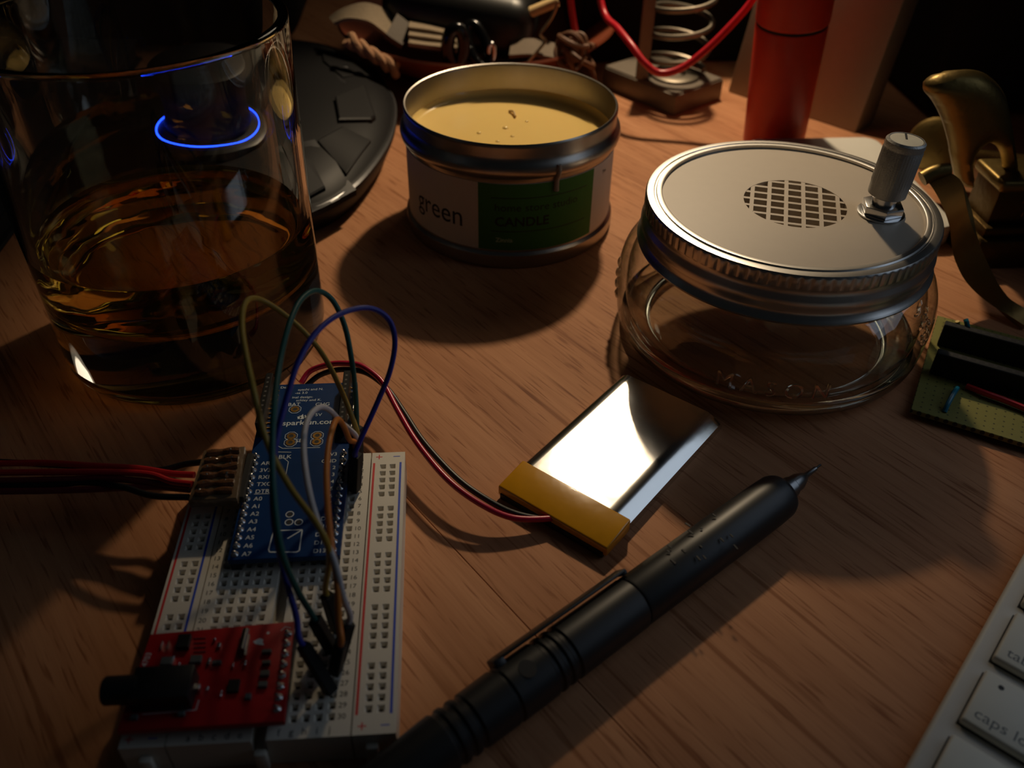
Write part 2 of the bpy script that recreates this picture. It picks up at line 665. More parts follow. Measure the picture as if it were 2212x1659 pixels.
for side in (1, -1):
    rl = MB()
    xa, xb = (18.45, X1) if side > 0 else (X0, -18.45)
    c0 = 20.25 if side > 0 else -25.5
    xs = [xa, c0, c0 + 2.54, c0 + 5.08, xb]
    ys = [Y0] + [-36.83 + 2.54 * k for k in range(30)] + [Y1]
    hs = {(i, 1 + 28 - k) for i in (1, 2) for k in kk}
    holeplate(rl, xs, ys, hs, HZ)
    sides(rl, xa, xb, Y0, Y1, 0, HZ)
    rail = rl.build('power_rail', [M_bbwhite, M_sock], bb, 0)
    xred, xblue = (19.15, 26.2) if side > 0 else (-26.45, -20.0)
    MB().box(xred - 0.28, xred + 0.28, -36.8, 37.0, HZ - 0.05, HZ + 0.025).build('red_stripe', M_red, rail, 0)
    MB().box(xblue - 0.28, xblue + 0.28, -36.8, 37.0, HZ - 0.05, HZ + 0.025).build('blue_stripe', M_blue, rail, 0)
    xp, xm = (20.4, 25.1) if side > 0 else (-25.6, -21.0)
    for y in (39.3, -39.3):
        MB().prism([(xp - 0.85, y - 0.14), (xp - 0.14, y - 0.14), (xp - 0.14, y - 0.85), (xp + 0.14, y - 0.85), (xp + 0.14, y - 0.14), (xp + 0.85, y - 0.14), (xp + 0.85, y + 0.14), (xp + 0.14, y + 0.14), (xp + 0.14, y + 0.85), (xp - 0.14, y + 0.85), (xp - 0.14, y + 0.14), (xp - 0.85, y + 0.14)], HZ - 0.05, HZ + 0.025).build('plus_sign', M_red, rail, 0)
        MB().box(xm - 0.9, xm + 0.9, y - 0.13, y + 0.13, HZ - 0.05, HZ + 0.025).build('minus_sign', M_blue, rail, 0)
nub = MB().box(-1.3, 1.3, -1.6, 0, -4, 2.0, 0.5).mesh('connector_nub', M_bbwhite)
for x in (-22.5, 0.0, 22.3):
    inst('connector_nub', nub, bb, (x, Y0, 4.2))

# ================================================================== blue microcontroller board
fio = thing('microcontroller_board', 'blue microcontroller circuit board lettered sparkfun.com plugged into the breadboard', 'circuit board', (0, 35, HZ))
M_fio = mat('blue_solder_mask', lin(8, 48, 98), 0.32, var=0.15, Specular_IOR_Level=0.35)
FX0, FX1, FY0, FY1, FZ = -12.9, 13.15, 2.1, 67.0, 13.1
pcb = MB().box(FX0, FX1, FY0, FY1, FZ - 1.6, FZ, 0.12, 1).build('printed_board', M_fio, fio)
M_plug0 = mat('deep_black_plastic', lin(9, 9, 9), 0.6, Specular_IOR_Level=0.2)
hd = MB().box(-1.25, 1.25, 0, 14 * 2.54, -1.0, 2.5, 0.2, 1)
hm = hd.mesh('pin_header', M_black)
for x in (-11.43, 11.43):
    inst('pin_header', hm, fio, (x, (15.5 - 14) * 2.54 - 1.27, HZ))
pin = MB().lathe([(0.95, 0), (0.8, 0.25), (0.42, 0.6), (0.36, 1.25), (0.0, 1.45)], 12).mesh('soldered_pin', M_solder)
for x in (-11.43, 11.43):
    for r in range(1, 15):
        inst('soldered_pin', pin, fio, (x, (15.5 - r) * 2.54, FZ), Matrix.Rotation(random.uniform(-0.15, 0.15), 3, 'X'))
for x in (-11.2, 10.75):                      # raised socket strips on the far half
    s = MB().box(x - 0.95, x + 0.95, 44.5, 66.3, FZ, FZ + 5.0, 0.15, 1)
    so = s.build('socket_strip', M_plug0, fio)
    d = MB()
    for k in range(10):
        d.box(x - 0.3, x + 0.3, 46.0 + 2.0 * k - 0.35, 46.0 + 2.0 * k + 0.35, FZ + 4.9, FZ + 5.03)
    d.build('contact_slots', mat('grey_slots', lin(70, 68, 64), 0.6), so, 0)['kind'] = 'stuff'
tick = MB().box(-0.75, 0.75, -0.16, 0.16, 0, 0.35, 0.05, 1).mesh('gold_contact', M_gold)
for k in range(10):
    inst('gold_contact', tick, fio, (-9.6, 46.0 + 2.0 * k, FZ))
    inst('gold_contact', tick, fio, (12.2, 46.0 + 2.0 * k, FZ))
padm = MB().lathe([(0.62, 0.02), (1.25, 0.02), (1.25, 0.10), (0.62, 0.10)], 20, closed=True).mesh('gold_pad', M_gold)
holem = MB().lathe([(0, 0.03), (0.62, 0.03), (0.62, 0.05), (0, 0.05)], 14).mesh('pad_hole', M_hole)
c5 = lambda x, y: (400 + x / 3.687, 600 + y / 3.687)
c7 = lambda x, y: (200 + x / 2.34, 950 + y / 2.34)
c3 = lambda x, y: (480 + x / 3.686, 780 + y / 3.686)
silk = MB()


def seg(a, b, w=0.16):
    a, b = Vector(a), Vector(b)
    d = (b - a)
    n = Vector((-d.y, d.x, 0)).normalized() * w / 2
    silk.add([a + n, a - n, b - n, b + n], [[0, 1, 2, 3]])


for q in (c5(875, 1048), c5(845, 1262), c5(838, 1312), c5(1052, 1257), c5(1047, 1307)):
    p = at(*q, FZ)
    inst('gold_pad', padm, fio, p)
    inst('pad_hole', holem, fio, p)
    for k in range(8):
        a0, a1 = math.pi / 8 + k * math.pi / 4, math.pi / 8 + (k + 1) * math.pi / 4
        seg(p + Vector((1.75 * math.cos(a0), 1.75 * math.sin(a0), 0.04)), p + Vector((1.75 * math.cos(a1), 1.75 * math.sin(a1), 0.04)), 0.14)
for q in (c7(997, 377), c7(993, 417), c7(1042, 417)):
    p = at(*q, FZ)
    inst('pad_hole', holem, fio, p)
    for k in range(12):
        a0, a1 = k * math.pi / 6, (k + 1) * math.pi / 6
        seg(p + Vector((0.95 * math.cos(a0), 0.95 * math.sin(a0), 0.04)), p + Vector((0.95 * math.cos(a1), 0.95 * math.sin(a1), 0.04)), 0.22)
TZ = FZ + 0.03
for k, s in enumerate(['', 'AREF', '3V3', 'RXI', 'TXO', 'DTR', 'A0', 'A1', 'A2', 'A3', 'A4', 'A5', 'A6', 'A7']):
    if s:
        silk.text(s, 1.85, -9.75, (15.5 - (k + 1)) * 2.54 - 0.65, TZ, align='LEFT')
for k, s in enumerate(['3V3', 'GND', '2', '3', '4', '5', '6', '7', '8', 'D9', 'D10', 'D11', 'D12', 'D13']):
    silk.text(s, 1.75, 9.8, (15.5 - (k + 1)) * 2.54 - 0.65, TZ, align='RIGHT')
seg((-9.9, 23.2, TZ), (-4.5, 23.2, TZ))
p = at(*c5(985, 1170), FZ)
silk.text('sparkfun.com', 2.75, 1.2, at(*c5(960, 1170), FZ).y, TZ, bold=0.012)
fl = at(*c5(930, 1108), FZ)                     # small flame mark above the lettering
for dx, dy, s in ((0, 0, 1.0), (-0.75, -0.2, 0.7), (0.8, 0.1, 0.6)):
    silk.add([fl + Vector((dx + s * x, dy + s * y, 0.04)) for x, y in ((-0.5, -1), (0.55, -0.9), (0.9, 0.1), (0.35, 0.45), (0.15, 1.2), (-0.3, 0.4), (-0.85, 0.5), (-0.5, -0.2))], [list(range(8))])
for s, x, y, sz in (('Des', 480, 875, 1.35), ('ayashi and N.', 1000, 890, 1.35), ('-sa 3.0', 925, 918, 1.35), ('inal design:', 935, 952, 1.35), ('schley and K.', 985, 975, 1.35),
                    ('BAT', 868, 1010, 1.9), ('CHG', 1095, 1008, 1.9), ('5V', 1062, 1092, 1.7), ('SEL', 920, 1298, 1.9), ('BLK', 795, 1428, 2.0)):
    p = at(*c5(x if s != 'Des' else 790, y), FZ)
    silk.text(s, sz, p.x, p.y - sz * 0.3, TZ)
for a, b in (((740, 1340), (775, 1360)), ((775, 1360), (1075, 1352)), ((740, 1388), (845, 1390)), ((790, 1440), (822, 1466)), ((822, 1466), (795, 1610))):
    seg(at(*c5(*a), FZ) + Vector((0, 0, 0.04)), at(*c5(*b), FZ) + Vector((0, 0, 0.04)))
cn = [at(*c7(*q), FZ) + Vector((0, 0, 0.04)) for q in ((915, 460), (1060, 455), (1045, 560), (1030, 568), (895, 568), (890, 555))]
for k in range(6):
    seg(cn[k], cn[(k + 1) % 6], 0.3)
seg(at(*c7(985, 500), FZ) + Vector((0, 0, 0.04)), cn[1], 0.3)
silk.build('silkscreen', M_silk, pcb, 0)
M_film = mat('glossy_dark_resin', lin(16, 20, 30), 0.12, bump=0.6, bscale=220)
rs = MB().box(8.7, 12.9, 41.0, 62.0, FZ, FZ + 0.5, 0.2, 2)
rs.build('resin_patch', M_film, fio, label='glossy dark patch over the pads')

# ================================================================== red radio board with headphone jack
si = thing('radio_board', 'red radio circuit board with black headphone jack on the breadboard front', 'circuit board', (-10, -28, HZ))
M_redpcb = mat('red_solder_mask', lin(165, 18, 24), 0.38, var=0.12)
SZ = 13.0
cor = [at(*q, SZ) for q in ((325, 1370.3), (634.3, 1342.2), (613.8, 1557.5), (252.5, 1579.1))]
spcb = MB().prism([(p.x, p.y) for p in cor[::-1]], SZ - 1.6, SZ, bev=0.1).build('printed_board', M_redpcb, si)
MB().box(2.54, 5.08, -38.1, -17.8, HZ, SZ - 1.6, 0.2, 1).build('pin_header', M_black, si)
for r in range(23, 31):
    inst('soldered_pin', pin, si, (3.7, (15.5 - r) * 2.54, SZ), Matrix.Rotation(random.uniform(-0.2, 0.2), 3, 'Y'))
c4 = lambda x, y: (220 + x / 4.622, 1300 + y / 4.622)
sil = MB()
_s = silk
silk = sil


def comp(name, x0, y0, x1, y1, h, m, bev=0.1, z=SZ):
    """box part between two photo points (near-left, far-right) on the board"""
    a, b = at(*c4(x0, y0), z), at(*c4(x1, y1), z)
    return MB().box(min(a.x, b.x), max(a.x, b.x), min(a.y, b.y), max(a.y, b.y), z, z + h, bev, 1).build(name, m, si)


comp('amplifier_chip', 745, 490, 905, 350, 1.3, M_black)
comp('tuner_chip', 1250, 920, 1390, 790, 0.9, M_black)
M_cap = mat('grey_ceramic', lin(85, 88, 88), 0.5)
for (a, b, c, d) in ((585, 650, 720, 565), (880, 630, 1010, 550), (1600, 530, 1700, 490), (1600, 640, 1690, 600), (1580, 760, 1680, 700), (1560, 870, 1660, 810), (1430, 990, 1500, 930), (1100, 640, 1200, 600)):
    comp('capacitor', a, b, c, d, 0.9, M_cap)
M_end = M_solder
for (a, b, c, d) in ((700, 640, 735, 555), (1050, 640, 1095, 575), (1300, 670, 1325, 620), (1420, 650, 1450, 600), (765, 670, 790, 620), (1185, 960, 1210, 900), (1150, 470, 1195, 420), (1110, 400, 1145, 380), (590, 480, 615, 400), (655, 480, 680, 400), (1040, 900, 1075, 860)):
    comp('solder_end', a, b, c, d, 0.75, M_end)
for k in range(4):
    comp('chip_lead', 915, 372 + 45 * k, 1040, 362 + 45 * k, 0.25, M_solder, 0.02)
a, b = at(*c4(1390, 480), SZ + 1), at(*c4(1440, 275), SZ + 1)
MB().tube([a, b], 0.75, 14, spline=False, flat=0.8).build('crystal_can', M_silver, si, label='silver crystal oscillator can')
a, b = at(*c4(1425, 540), SZ + 0.6), at(*c4(1460, 330), SZ + 0.6)
MB().tube([a, b], 0.45, 10, spline=False).build('crystal_can', M_silver, si)
# jack
ja, jb = Vector((-25.6, -32.6, 16.0)), Vector((-12.8, -32.2, 16.0))
jk = MB().box(-24.8, -13.0, -36.0, -28.6, SZ, SZ + 5.0, 0.35, 2).build('jack_body', M_black, si)
Mj = Matrix.Translation((-24.8, -32.3, SZ + 2.6)) @ Matrix.Rotation(-math.pi / 2, 4, 'Y')
MB().lathe([(0, -1), (2.9, -1), (2.9, 5.4), (2.6, 5.8), (1.85, 5.8), (1.75, 5.2), (1.75, 1.0), (0, 1.0)], 28, M=Mj).build('jack_barrel', M_black, jk)
MB().box(-23.2, -20.8, -28.7, -27.2, SZ, SZ + 2.2, 0.2, 1).build('jack_tab', M_cap, jk)
comp('jack_contact', 925, 920, 1000, 860, 1.6, M_solder)
comp('jack_contact', 920, 850, 945, 770, 1.4, M_solder)
for q in ((330, 1165), (800, 1130)):
    p = at(*c4(*q), SZ)
    MB().box(p.x - 0.7, p.x + 0.7, p.y - 0.5, p.y + 0.6, SZ, SZ + 0.8, 0.1, 1).build('jack_contact', M_cap, si)
p = at(*c4(435, 600), SZ)
Mt = Matrix.Translation((p.x, p.y, SZ + 0.03)) @ Matrix.Rotation(math.radians(84), 4, 'Z')
sil.text('Si4703', 1.7, 0, -0.6, 0, M=Mt)
f2 = at(*c4(1565, 400), SZ)
sil.add([f2 + Vector((x, y, 0.04)) for x, y in ((-1.2, 0.1), (-0.6, -0.5), (0.4, -0.8), (1.3, -0.9), (0.9, -0.2), (0.9, 0.5), (0.2, 0.9), (-0.4, 0.6))], [list(range(8))])
f3 = at(*c4(1660, 312), SZ)
sil.add([f3 + Vector((0.35 * math.cos(t * 0.785), 0.35 * math.sin(t * 0.785), 0.04)) for t in range(8)], [list(range(8))])
for a, b in (((360, 745), (495, 735)), ((970, 980), (940, 1080)), ((940, 1080), (400, 1125)), ((1790, 290), (1830, 250)), ((1830, 250), (1890, 262))):
    seg(at(*c4(*a), SZ) + Vector((0, 0, 0.04)), at(*c4(*b), SZ) + Vector((0, 0, 0.04)))
sil.build('silkscreen', M_silk, spcb, 0)
silk = _s

# ================================================================== small soldered cable board
cb = thing('cable_adapter_board', 'small brown soldered board on the end of red and black cable', 'circuit board', (-19, 27, 0))
M_brown = mat('flux_brown', lin(104, 70, 46), 0.15, bump=0.5, bscale=500)
M_shrink = mat('clear_shrink_over_board', lin(104, 86, 66), 0.22, bump=0.4, bscale=300)
AZ = 17.5
cc = [at(440, 972, AZ), at(529, 963, AZ), at(511, 1075, AZ), at(406, 1080, AZ)]
MB().prism([(p.x, p.y) for p in cc[::-1]], AZ - 3.0, AZ, bev=0.4).build('printed_board', M_shrink, cb)
lp = lambda s, t: (cc[0] * (1 - s) + cc[1] * s) * (1 - t) + (cc[3] * (1 - s) + cc[2] * s) * t
for k in range(6):
    t = 0.10 + 0.155 * k
    pts = [lp(s, t + random.uniform(-0.02, 0.02)) + Vector((0, 0, 0.2)) for s in (0.12, 0.35, 0.6, 0.9)]
    MB().tube(pts, 0.9, 10, rfun=lambda u: 0.55 + 0.55 * abs(math.sin(5 * u + 0.6))).build('solder_ridge', M_brown, cb)
    for s in (0.25, 0.72):
        p = lp(s + random.uniform(-0.05, 0.05), t)
        MB().lathe([(1.05, 0), (0.9, 0.55), (0.45, 1.05), (0, 1.2)], 12, M=Matrix.Translation((p.x, p.y, AZ + 0.1))).build('solder_blob', M_solder, cb)
MB().box(-13.2, -11.6, 20.0, 36.0, AZ - 4.0, AZ - 2.0, 0.2, 1).build('pin_header', M_blackmatte, cb)
M_wred = mat('red_insulation', lin(190, 30, 34), 0.42)
M_wblk = mat('black_insulation', lin(14, 14, 15), 0.42)
M_wmar = mat('maroon_insulation', lin(110, 26, 32), 0.5)
cab = [(M_wblk, [(438, 998, 16), (400, 1003, 15), (340, 1016, 14), (240, 1012, 13), (120, 1004, 12), (-60, 995, 12)]),
       (M_wred, [(420, 1026, 16), (370, 1023, 15.5), (300, 1012, 15), (200, 1006, 14), (90, 1000, 13), (-60, 1003, 12)]),
       (M_wred, [(416, 1046, 16), (370, 1040, 15.5), (320, 1024, 15.5), (220, 1020, 15), (100, 1020, 14), (-60, 1022, 13)]),
       (M_wmar, [(412, 1052, 15), (340, 1044, 14), (240, 1034, 14), (130, 1036, 13), (-60, 1040, 12)]),
       (M_wmar, [(410, 1058, 14), (330, 1052, 13), (220, 1056, 13), (110, 1060, 12), (-60, 1062, 11)]),
       (M_wblk, [(408, 1074, 16), (330, 1071, 15.5), (265, 1052, 15), (190, 1042, 13), (100, 1048, 12), (-60, 1052, 11)])]
for mm, pts in cab:
    MB().tube([at(*q) for q in pts], 0.85, 10).build('wire', mm, cb)

# ================================================================== jumper wires
M_yel = mat('yellow_insulation', lin(170, 140, 52), 0.45)
M_teal = mat('green_insulation', lin(16, 92, 84), 0.45)
M_wblue = mat('blue_insulation', lin(34, 40, 150), 0.42)
M_wwht = mat('white_insulation', lin(200, 198, 200), 0.45)
M_org = mat('orange_insulation', lin(205, 120, 40), 0.45)


M_plug = mat('plug_black', lin(15, 15, 15), 0.6, Specular_IOR_Level=0.25)


def plug(mb, B, T):
    d = (Vector(T) - Vector(B))
    L = d.length
    M = Matrix.Translation(Vector(B)) @ rot_to(d).to_4x4()
    mb.box(-1.25, 1.25, -1.25, 1.25, 0.8, L, 0.15, 1, M=M)
    mb.box(-0.32, 0.32, -0.32, 0.32, -3.0, 1.0, 0, mat=1, M=M)


def jumper(label, m, B0, T0, mid, B1, T1):
    t = thing('jumper_wire', label, 'wire', B0, 0, 'jumper wires on the breadboard')
    P = [Vector(T0) - (Vector(T0) - Vector(B0)).normalized() * 1.0, Vector(T0) + (Vector(T0) - Vector(B0)).normalized() * 2.0]
    P += [at(*q) for q in mid]
    P += [Vector(T1) + (Vector(T1) - Vector(B1)).normalized() * 2.0, Vector(T1) - (Vector(T1) - Vector(B1)).normalized() * 1.0]
    MB().tube(P, 0.68, 12, sub=6).build('insulated_wire', m, t)
    for B, T in ((B0, T0), (B1, T1)):
        mb = MB()
        plug(mb, B, T)
        mb.build('plug_housing', [M_plug, M_silver], t)


def far(r, dx=0.0):
    y = (15.5 - r) * 2.54
    return (14.6, y, HZ), (15.9 + dx, y - 0.9, 23.0)


near_y, near_g, near_b, near_w, near_o = at(707, 1285, 21), at(680, 1338, 20.5), at(655, 1393, 20.5), at(752, 1345, 20), at(735, 1392, 20.5)
hole = lambda r, x=13.97: Vector((x, (15.5 - r) * 2.54, HZ))
jumper('yellow jumper wire looping high over the blue board', M_yel, hole(22), near_y,
       [(712, 1200, 35), (690, 1140, 42), (625, 1050, 46), (575, 950, 52), (545, 830, 60), (524, 720, 62), (527, 662, 61), (548, 644, 59), (590, 662, 55), (650, 710, 49), (700, 770, 42), (740, 850, 33)], *far(2))
jumper('dark green jumper wire with the tallest loop over the blue board', M_teal, hole(24, 13.3), near_g,
       [(640, 1270, 30), (608, 1190, 40), (592, 1080, 48), (588, 980, 54), (592, 880, 58), (605, 780, 59), (625, 700, 61), (650, 648, 61), (683, 628, 59), (718, 648, 55), (745, 705, 49), (760, 780, 42), (768, 850, 33)], *far(1))
jumper('dark blue jumper wire arching out to the side of the blue board', M_wblue, hole(28), near_b,
       [(640, 1330, 25), (616, 1245, 31), (594, 1140, 37), (589, 1040, 43), (597, 950, 49), (622, 850, 55), (645, 780, 59), (683, 718, 61), (735, 678, 60), (795, 665, 58), (838, 688, 54), (853, 735, 49), (843, 800, 42), (815, 870, 34)], *far(5, 0.5))
jumper('white jumper wire in a low loop over the blue board', M_wwht, hole(25, 14.2), near_w,
       [(742, 1290, 28), (722, 1210, 35), (695, 1150, 38), (672, 1080, 41), (658, 1000, 42), (657, 940, 42), (668, 900, 41), (690, 880, 39), (712, 886, 36), (737, 912, 30)], *far(3))
jumper('orange jumper wire in a low loop over the blue board', M_org, hole(26), near_o,
       [(732, 1340, 25), (728, 1260, 31), (715, 1170, 36), (707, 1080, 39), (706, 1000, 40), (714, 940, 40), (728, 906, 38), (742, 920, 34), (755, 950, 29)], *far(4))

# ================================================================== battery
bt = thing('battery_pack', 'silver foil lithium battery pack with amber tape and red black leads', 'battery', (88, 42, 0))
BZ = 5.6
A, Bq, Cq, Dq = at(1075, 1045, 5.0), at(1312, 1182, 5.0), at(1560, 897, 5.0), at(1380, 810, 5.0)
ex = (Bq - A); ex.z = 0; wid = ex.length; ex.normalize()
ey = Vector((-ex.y, ex.x, 0))
if ey.dot(Dq - A) < 0:
    ey = -ey
lenb = 0.5 * ((Dq - A).dot(ey) + (Cq - Bq).dot(ey))
MBT = Matrix((ex.to_4d(), ey.to_4d(), Vector((0, 0, 1, 0)), Vector((A.x, A.y, 0, 1)))).transposed()
for r_ in range(3):
    MBT[3][r_] = 0.0
M_foil = mat('foil_pouch', lin(224, 221, 215), 0.17, 1.0, var=0.03, bump=0.08, bscale=90)
M_tape = mat('amber_tape', lin(196, 138, 14), 0.25, 0.0, var=0.1, bump=0.12, bscale=150, Coat_Weight=0.4)
# pouch: rounded slab, gently pillowed, with a sloping folded seam along one side
pv, pf = [], []
NX, NY = 22, 30
prof = lambda u: 1 - max(0, abs(2 * u - 1) - 0.80) / 0.20 * 0.0
top = []
import itertools
for j in range(NY + 1):
    for i in range(NX + 1):
        u, v = i / NX, j / NY
        x, y = 0.6 + u * (wid - 1.2), 10.4 + v * (lenb - 10.8)
        eu = min(u, 1 - u) * (wid - 1.2)
        ev = min(1.0, (1 - v) * (lenb - 10.8) / 2.2) if v > 0.5 else 1.0
        if u < 0.5:
            h = BZ - 1.1 * max(0, 1 - eu / 2.0) ** 2
        else:
            h = BZ - 2.4 * max(0, 1 - eu / 4.4) ** 1.3
        h = 0.6 + (h - 0.6) * (0.35 + 0.65 * math.sqrt(max(0.0, 1 - (1 - ev) ** 2)))
        h -= 0.22 * (abs(2 * u - 1) ** 2) * 0.6 + 0.12 * math.sin(7 * v + 2 * u) * (1 - abs(2 * u - 1))
        top.append((x, y, h))
pv = top + [(x, y, 0.05) for x, y, _ in top]
W = NX + 1
for j in range(NY):
    for i in range(NX):
        a = j * W + i
        pf.append([a, a + 1, a + 1 + W, a + W])
        a2 = a + len(top)
        pf.append([a2, a2 + W, a2 + 1 + W, a2 + 1])
bd = [i for i in range(W)] + [W * j + NX for j in range(1, NY + 1)] + [W * NY + i for i in range(NX - 1, -1, -1)] + [W * j for j in range(NY - 1, 0, -1)]
for a, b in zip(bd, bd[1:] + bd[:1]):
    pf.append([a, b, b + len(top), a + len(top)])
MB().add(pv, pf, 0, MBT).build('foil_pouch', M_foil, bt, 50)
tp = bmesh.new()
bmesh.ops.create_cube(tp, size=1.0)
for v_ in tp.verts:
    far_ = v_.co.y > 0
    v_.co = Vector(((v_.co.x + 0.5) * wid, 11.2 if far_ else 0.0, (BZ + 0.12 if far_ else 4.3) if v_.co.z > 0 else 1.0))
bmesh.ops.bevel(tp, geom=list(tp.edges), offset=0.6, segments=3, profile=0.5, affect='EDGES')
tpm = MB()
tpm.bm(tp, 0, MBT)
tpm.build('amber_tape', M_tape, bt, label='amber polyimide tape over the terminal end')
MB().box(1.0, wid - 1.0, -0.4, 3.0, 0.3, 2.2, 0.2, 1, M=MBT).build('protection_board', M_black, bt)
rw = [(650, 828, 9), (671, 801, 11), (712, 787, 13), (747, 785, 14), (780, 790, 14), (815, 814, 13), (834, 839, 12), (861, 890, 11), (902, 958, 10), (965, 1034, 9), (1035, 1087, 7), (1110, 1119, 4.5), (1200, 1119, 3.0), (1225, 1110, 2.6)]
bw = [(662, 833, 8), (688, 812, 9.5), (718, 801, 11), (750, 798, 12), (788, 804, 12), (820, 824, 11), (845, 850, 10), (874, 893, 9.5), (916, 956, 9), (984, 1030, 8), (1048, 1077, 6.5), (1115, 1110, 4.2), (1195, 1124, 2.0), (1225, 1118, 1.8)]
M_lead = mat('crimson_lead', lin(175, 28, 60), 0.3)
MB().tube([at(*q) for q in rw], 0.85, 12).build('red_lead', M_lead, bt)
MB().tube([at(*q) for q in bw], 0.85, 12).build('black_lead', M_wblk, bt)
MB().box(-7, 1, 56, 66, 4.8, 10.6, 0.4, 1).build('lead_connector', M_white, bt)

# ================================================================== tumbler and drink
GX, GY = -44.0, 114.5
M_glass = glass('clear_glass', (0.97, 0.97, 0.96), 1.5)
M_drink = glass('amber_spirit', (0.97, 0.80, 0.40), 1.36, bump=0.4, bscale=60)
tg = MB().lathe(dens([(0, 1.2), (34, 1.2), (38, 0.2), (39.8, 0.3), (41.4, 1.6), (42.0, 4), (42.1, 20), (42.5, 50), (43.3, 85), (43.65, 100.4)] + [(42.2 + 1.45 * math.cos(math.pi * k / 12), 100.6 + 1.45 * math.sin(math.pi * k / 12)) for k in range(13)] + [(40.74, 100.4),
                 (40.5, 85), (39.9, 50), (39.4, 32), (38.6, 26.5), (36.0, 23.4), (30.0, 22.2), (15, 21.8), (0, 21.8)]), 128, cx=GX, cy=GY).build('tumbler', M_glass, None, 60)
tag(tg, 'clear heavy-bottomed glass tumbler holding an amber drink', 'glass')
tl = MB().lathe(dens([(0, 21.6), (15, 21.6), (30.05, 22.0), (36.1, 23.2), (38.75, 26.4), (39.55, 32), (39.78, 40.6), (39.7, 42.0), (38.6, 41.2), (37.2, 40.9), (30, 40.8), (15, 40.8), (0, 40.8)]), 128, cx=GX, cy=GY).build('amber_drink', M_drink, None, 60)
tag(tl, 'shallow pool of amber spirit inside the glass tumbler', 'drink')

# ================================================================== candle in a tin
KX, KY = 66.0, 189.0
cd = thing('candle_tin', 'round metal tin candle with cream wax and white and green paper label', 'candle', (KX, KY, 0))
M_tin = mat('brushed_tin', lin(172, 166, 158), 0.33, 1.0, var=0.06)
MB().lathe([(0, 0), (39.6, 0), (41.0, 0.5), (41.5, 2.6), (41.4, 5.6), (40.8, 6.3), (40.2, 6.7), (40.1, 34.4), (40.5, 36.0), (41.7, 37.0), (42.2, 38.8), (41.9, 40.6), (41.2, 41.7), (40.5, 42.6), (40.3, 44), (40.5, 47.2),
            (40.5, 48.2), (40.1, 48.8), (39.6, 48.6), (39.3, 47.6), (39.2, 30), (0, 30)], 128, cx=KX, cy=KY).build('tin_body', M_tin, cd)


def sector(r0, r1, a0, a1, z0, z1, n=40, cx=KX, cy=KY, lift=None):
    mb = MB()
    vs, fs = [], []
    for i in range(n + 1):
        a = math.radians(a0 + (a1 - a0) * i / n)
        c, s = math.cos(a), math.sin(a)
        vs += [(cx + r * c, cy + r * s, z) for r, z in ((r0, z0), (r1, z0), (r1, z1), (r0, z1))]
    for i in range(n):
        for k in range(4):
            l = (k + 1) % 4
            fs.append([4 * i + k, 4 * i + l, 4 * i + 4 + l, 4 * i + 4 + k])
    fs += [[3, 2, 1, 0], [4 * n, 4 * n + 1, 4 * n + 2, 4 * n + 3]]
    return mb.add(vs, fs)


lab = sector(40.0, 40.28, -195, 20, 7.4, 34.2, 80).build('paper_label', mat('white_paper', lin(214, 204, 192), 0.75, var=0.03), cd)
sector(40.2, 40.34, -110.4, -44.5, 7.5, 34.1, 40).build('green_panel', mat('green_print', lin(52, 112, 34), 0.7), lab)
cw = lambda a0, r=40.36: (lambda p: Vector((KX + (r + p.z) * math.cos(math.radians(a0) + p.x / r), KY + (r + p.z) * math.sin(math.radians(a0) + p.x / r), p.y)))
M_print = mat('dark_print', lin(30, 27, 22), 0.7)
tx = MB()
tx.text('green', 11.5, 0, 15.3, 0, 0.02, align='RIGHT', warp=cw(-118.6), sx=0.92)
tx.text('CANDLE', 5.1, 0, 17.6, 0, 0.02, align='LEFT', warp=cw(-101.8), bold=0.02, sx=1.02)
tx.text('home store studio', 4.1, 0, 23.6, 0, 0.02, align='LEFT', warp=cw(-102), sx=1.05)
tx.text('The', 2.0, 0, 29.5, 0, 0.02, align='LEFT', warp=cw(-36))
tx.build('label_lettering', M_print, lab, 0)
for z in (28.7, 15.4):
    sector(40.3, 40.37, -103.6, -50, z - 0.14, z + 0.14, 30).build('printed_rule', M_print, lab)
MB().text('Zinnia', 2.5, 0, 11.0, 0, 0.02, align='LEFT', warp=cw(-101.2), bold=0.02).build('scent_name', mat('pale_print', lin(170, 190, 150), 0.7), lab, 0)
M_wax = mat('cream_wax', lin(255, 216, 134), 0.16, 0.0, var=0.04, nscale=60, bump=0.10, bscale=70, Subsurface_Weight=0.08, Subsurface_Scale=0.003, Coat_Weight=0.15, Coat_Roughness=0.05)
M_wax.node_tree.nodes['Principled BSDF'].inputs['Subsurface Radius'].default_value = (1.0, 0.6, 0.25)
wax = MB().lathe([(0, 30), (39.2, 30), (39.22, 38.4), (38.4, 37.0), (36.4, 36.3), (33.5, 36.2), (32.5, 35.7), (25, 35.6), (12, 35.6), (0, 35.6)], 96, cx=KX, cy=KY).build('wax', M_wax, cd, 60)
for q, rr in (((1035, 287), 0.7), ((1092, 276), 0.9), ((1107, 294), 0.6), ((1138, 262), 0.5), ((1075, 305), 0.6)):
    p = at(*q, 35.7)
    MB().lathe([(rr * 1.4, 0), (rr, 0.4 * rr), (0, 0.7 * rr)], 14, M=Matrix.Translation(p)).build('wax_drip', M_wax, cd)
p = at(1100, 240, 36)
MB().tube([p, p + Vector((1.5, -2, 0.6)), p + Vector((2.0, -6, 0.2))], 0.5, 8).build('wick', mat('waxed_wick', lin(200, 165, 105), 0.6), cd)
a = math.radians(-70)
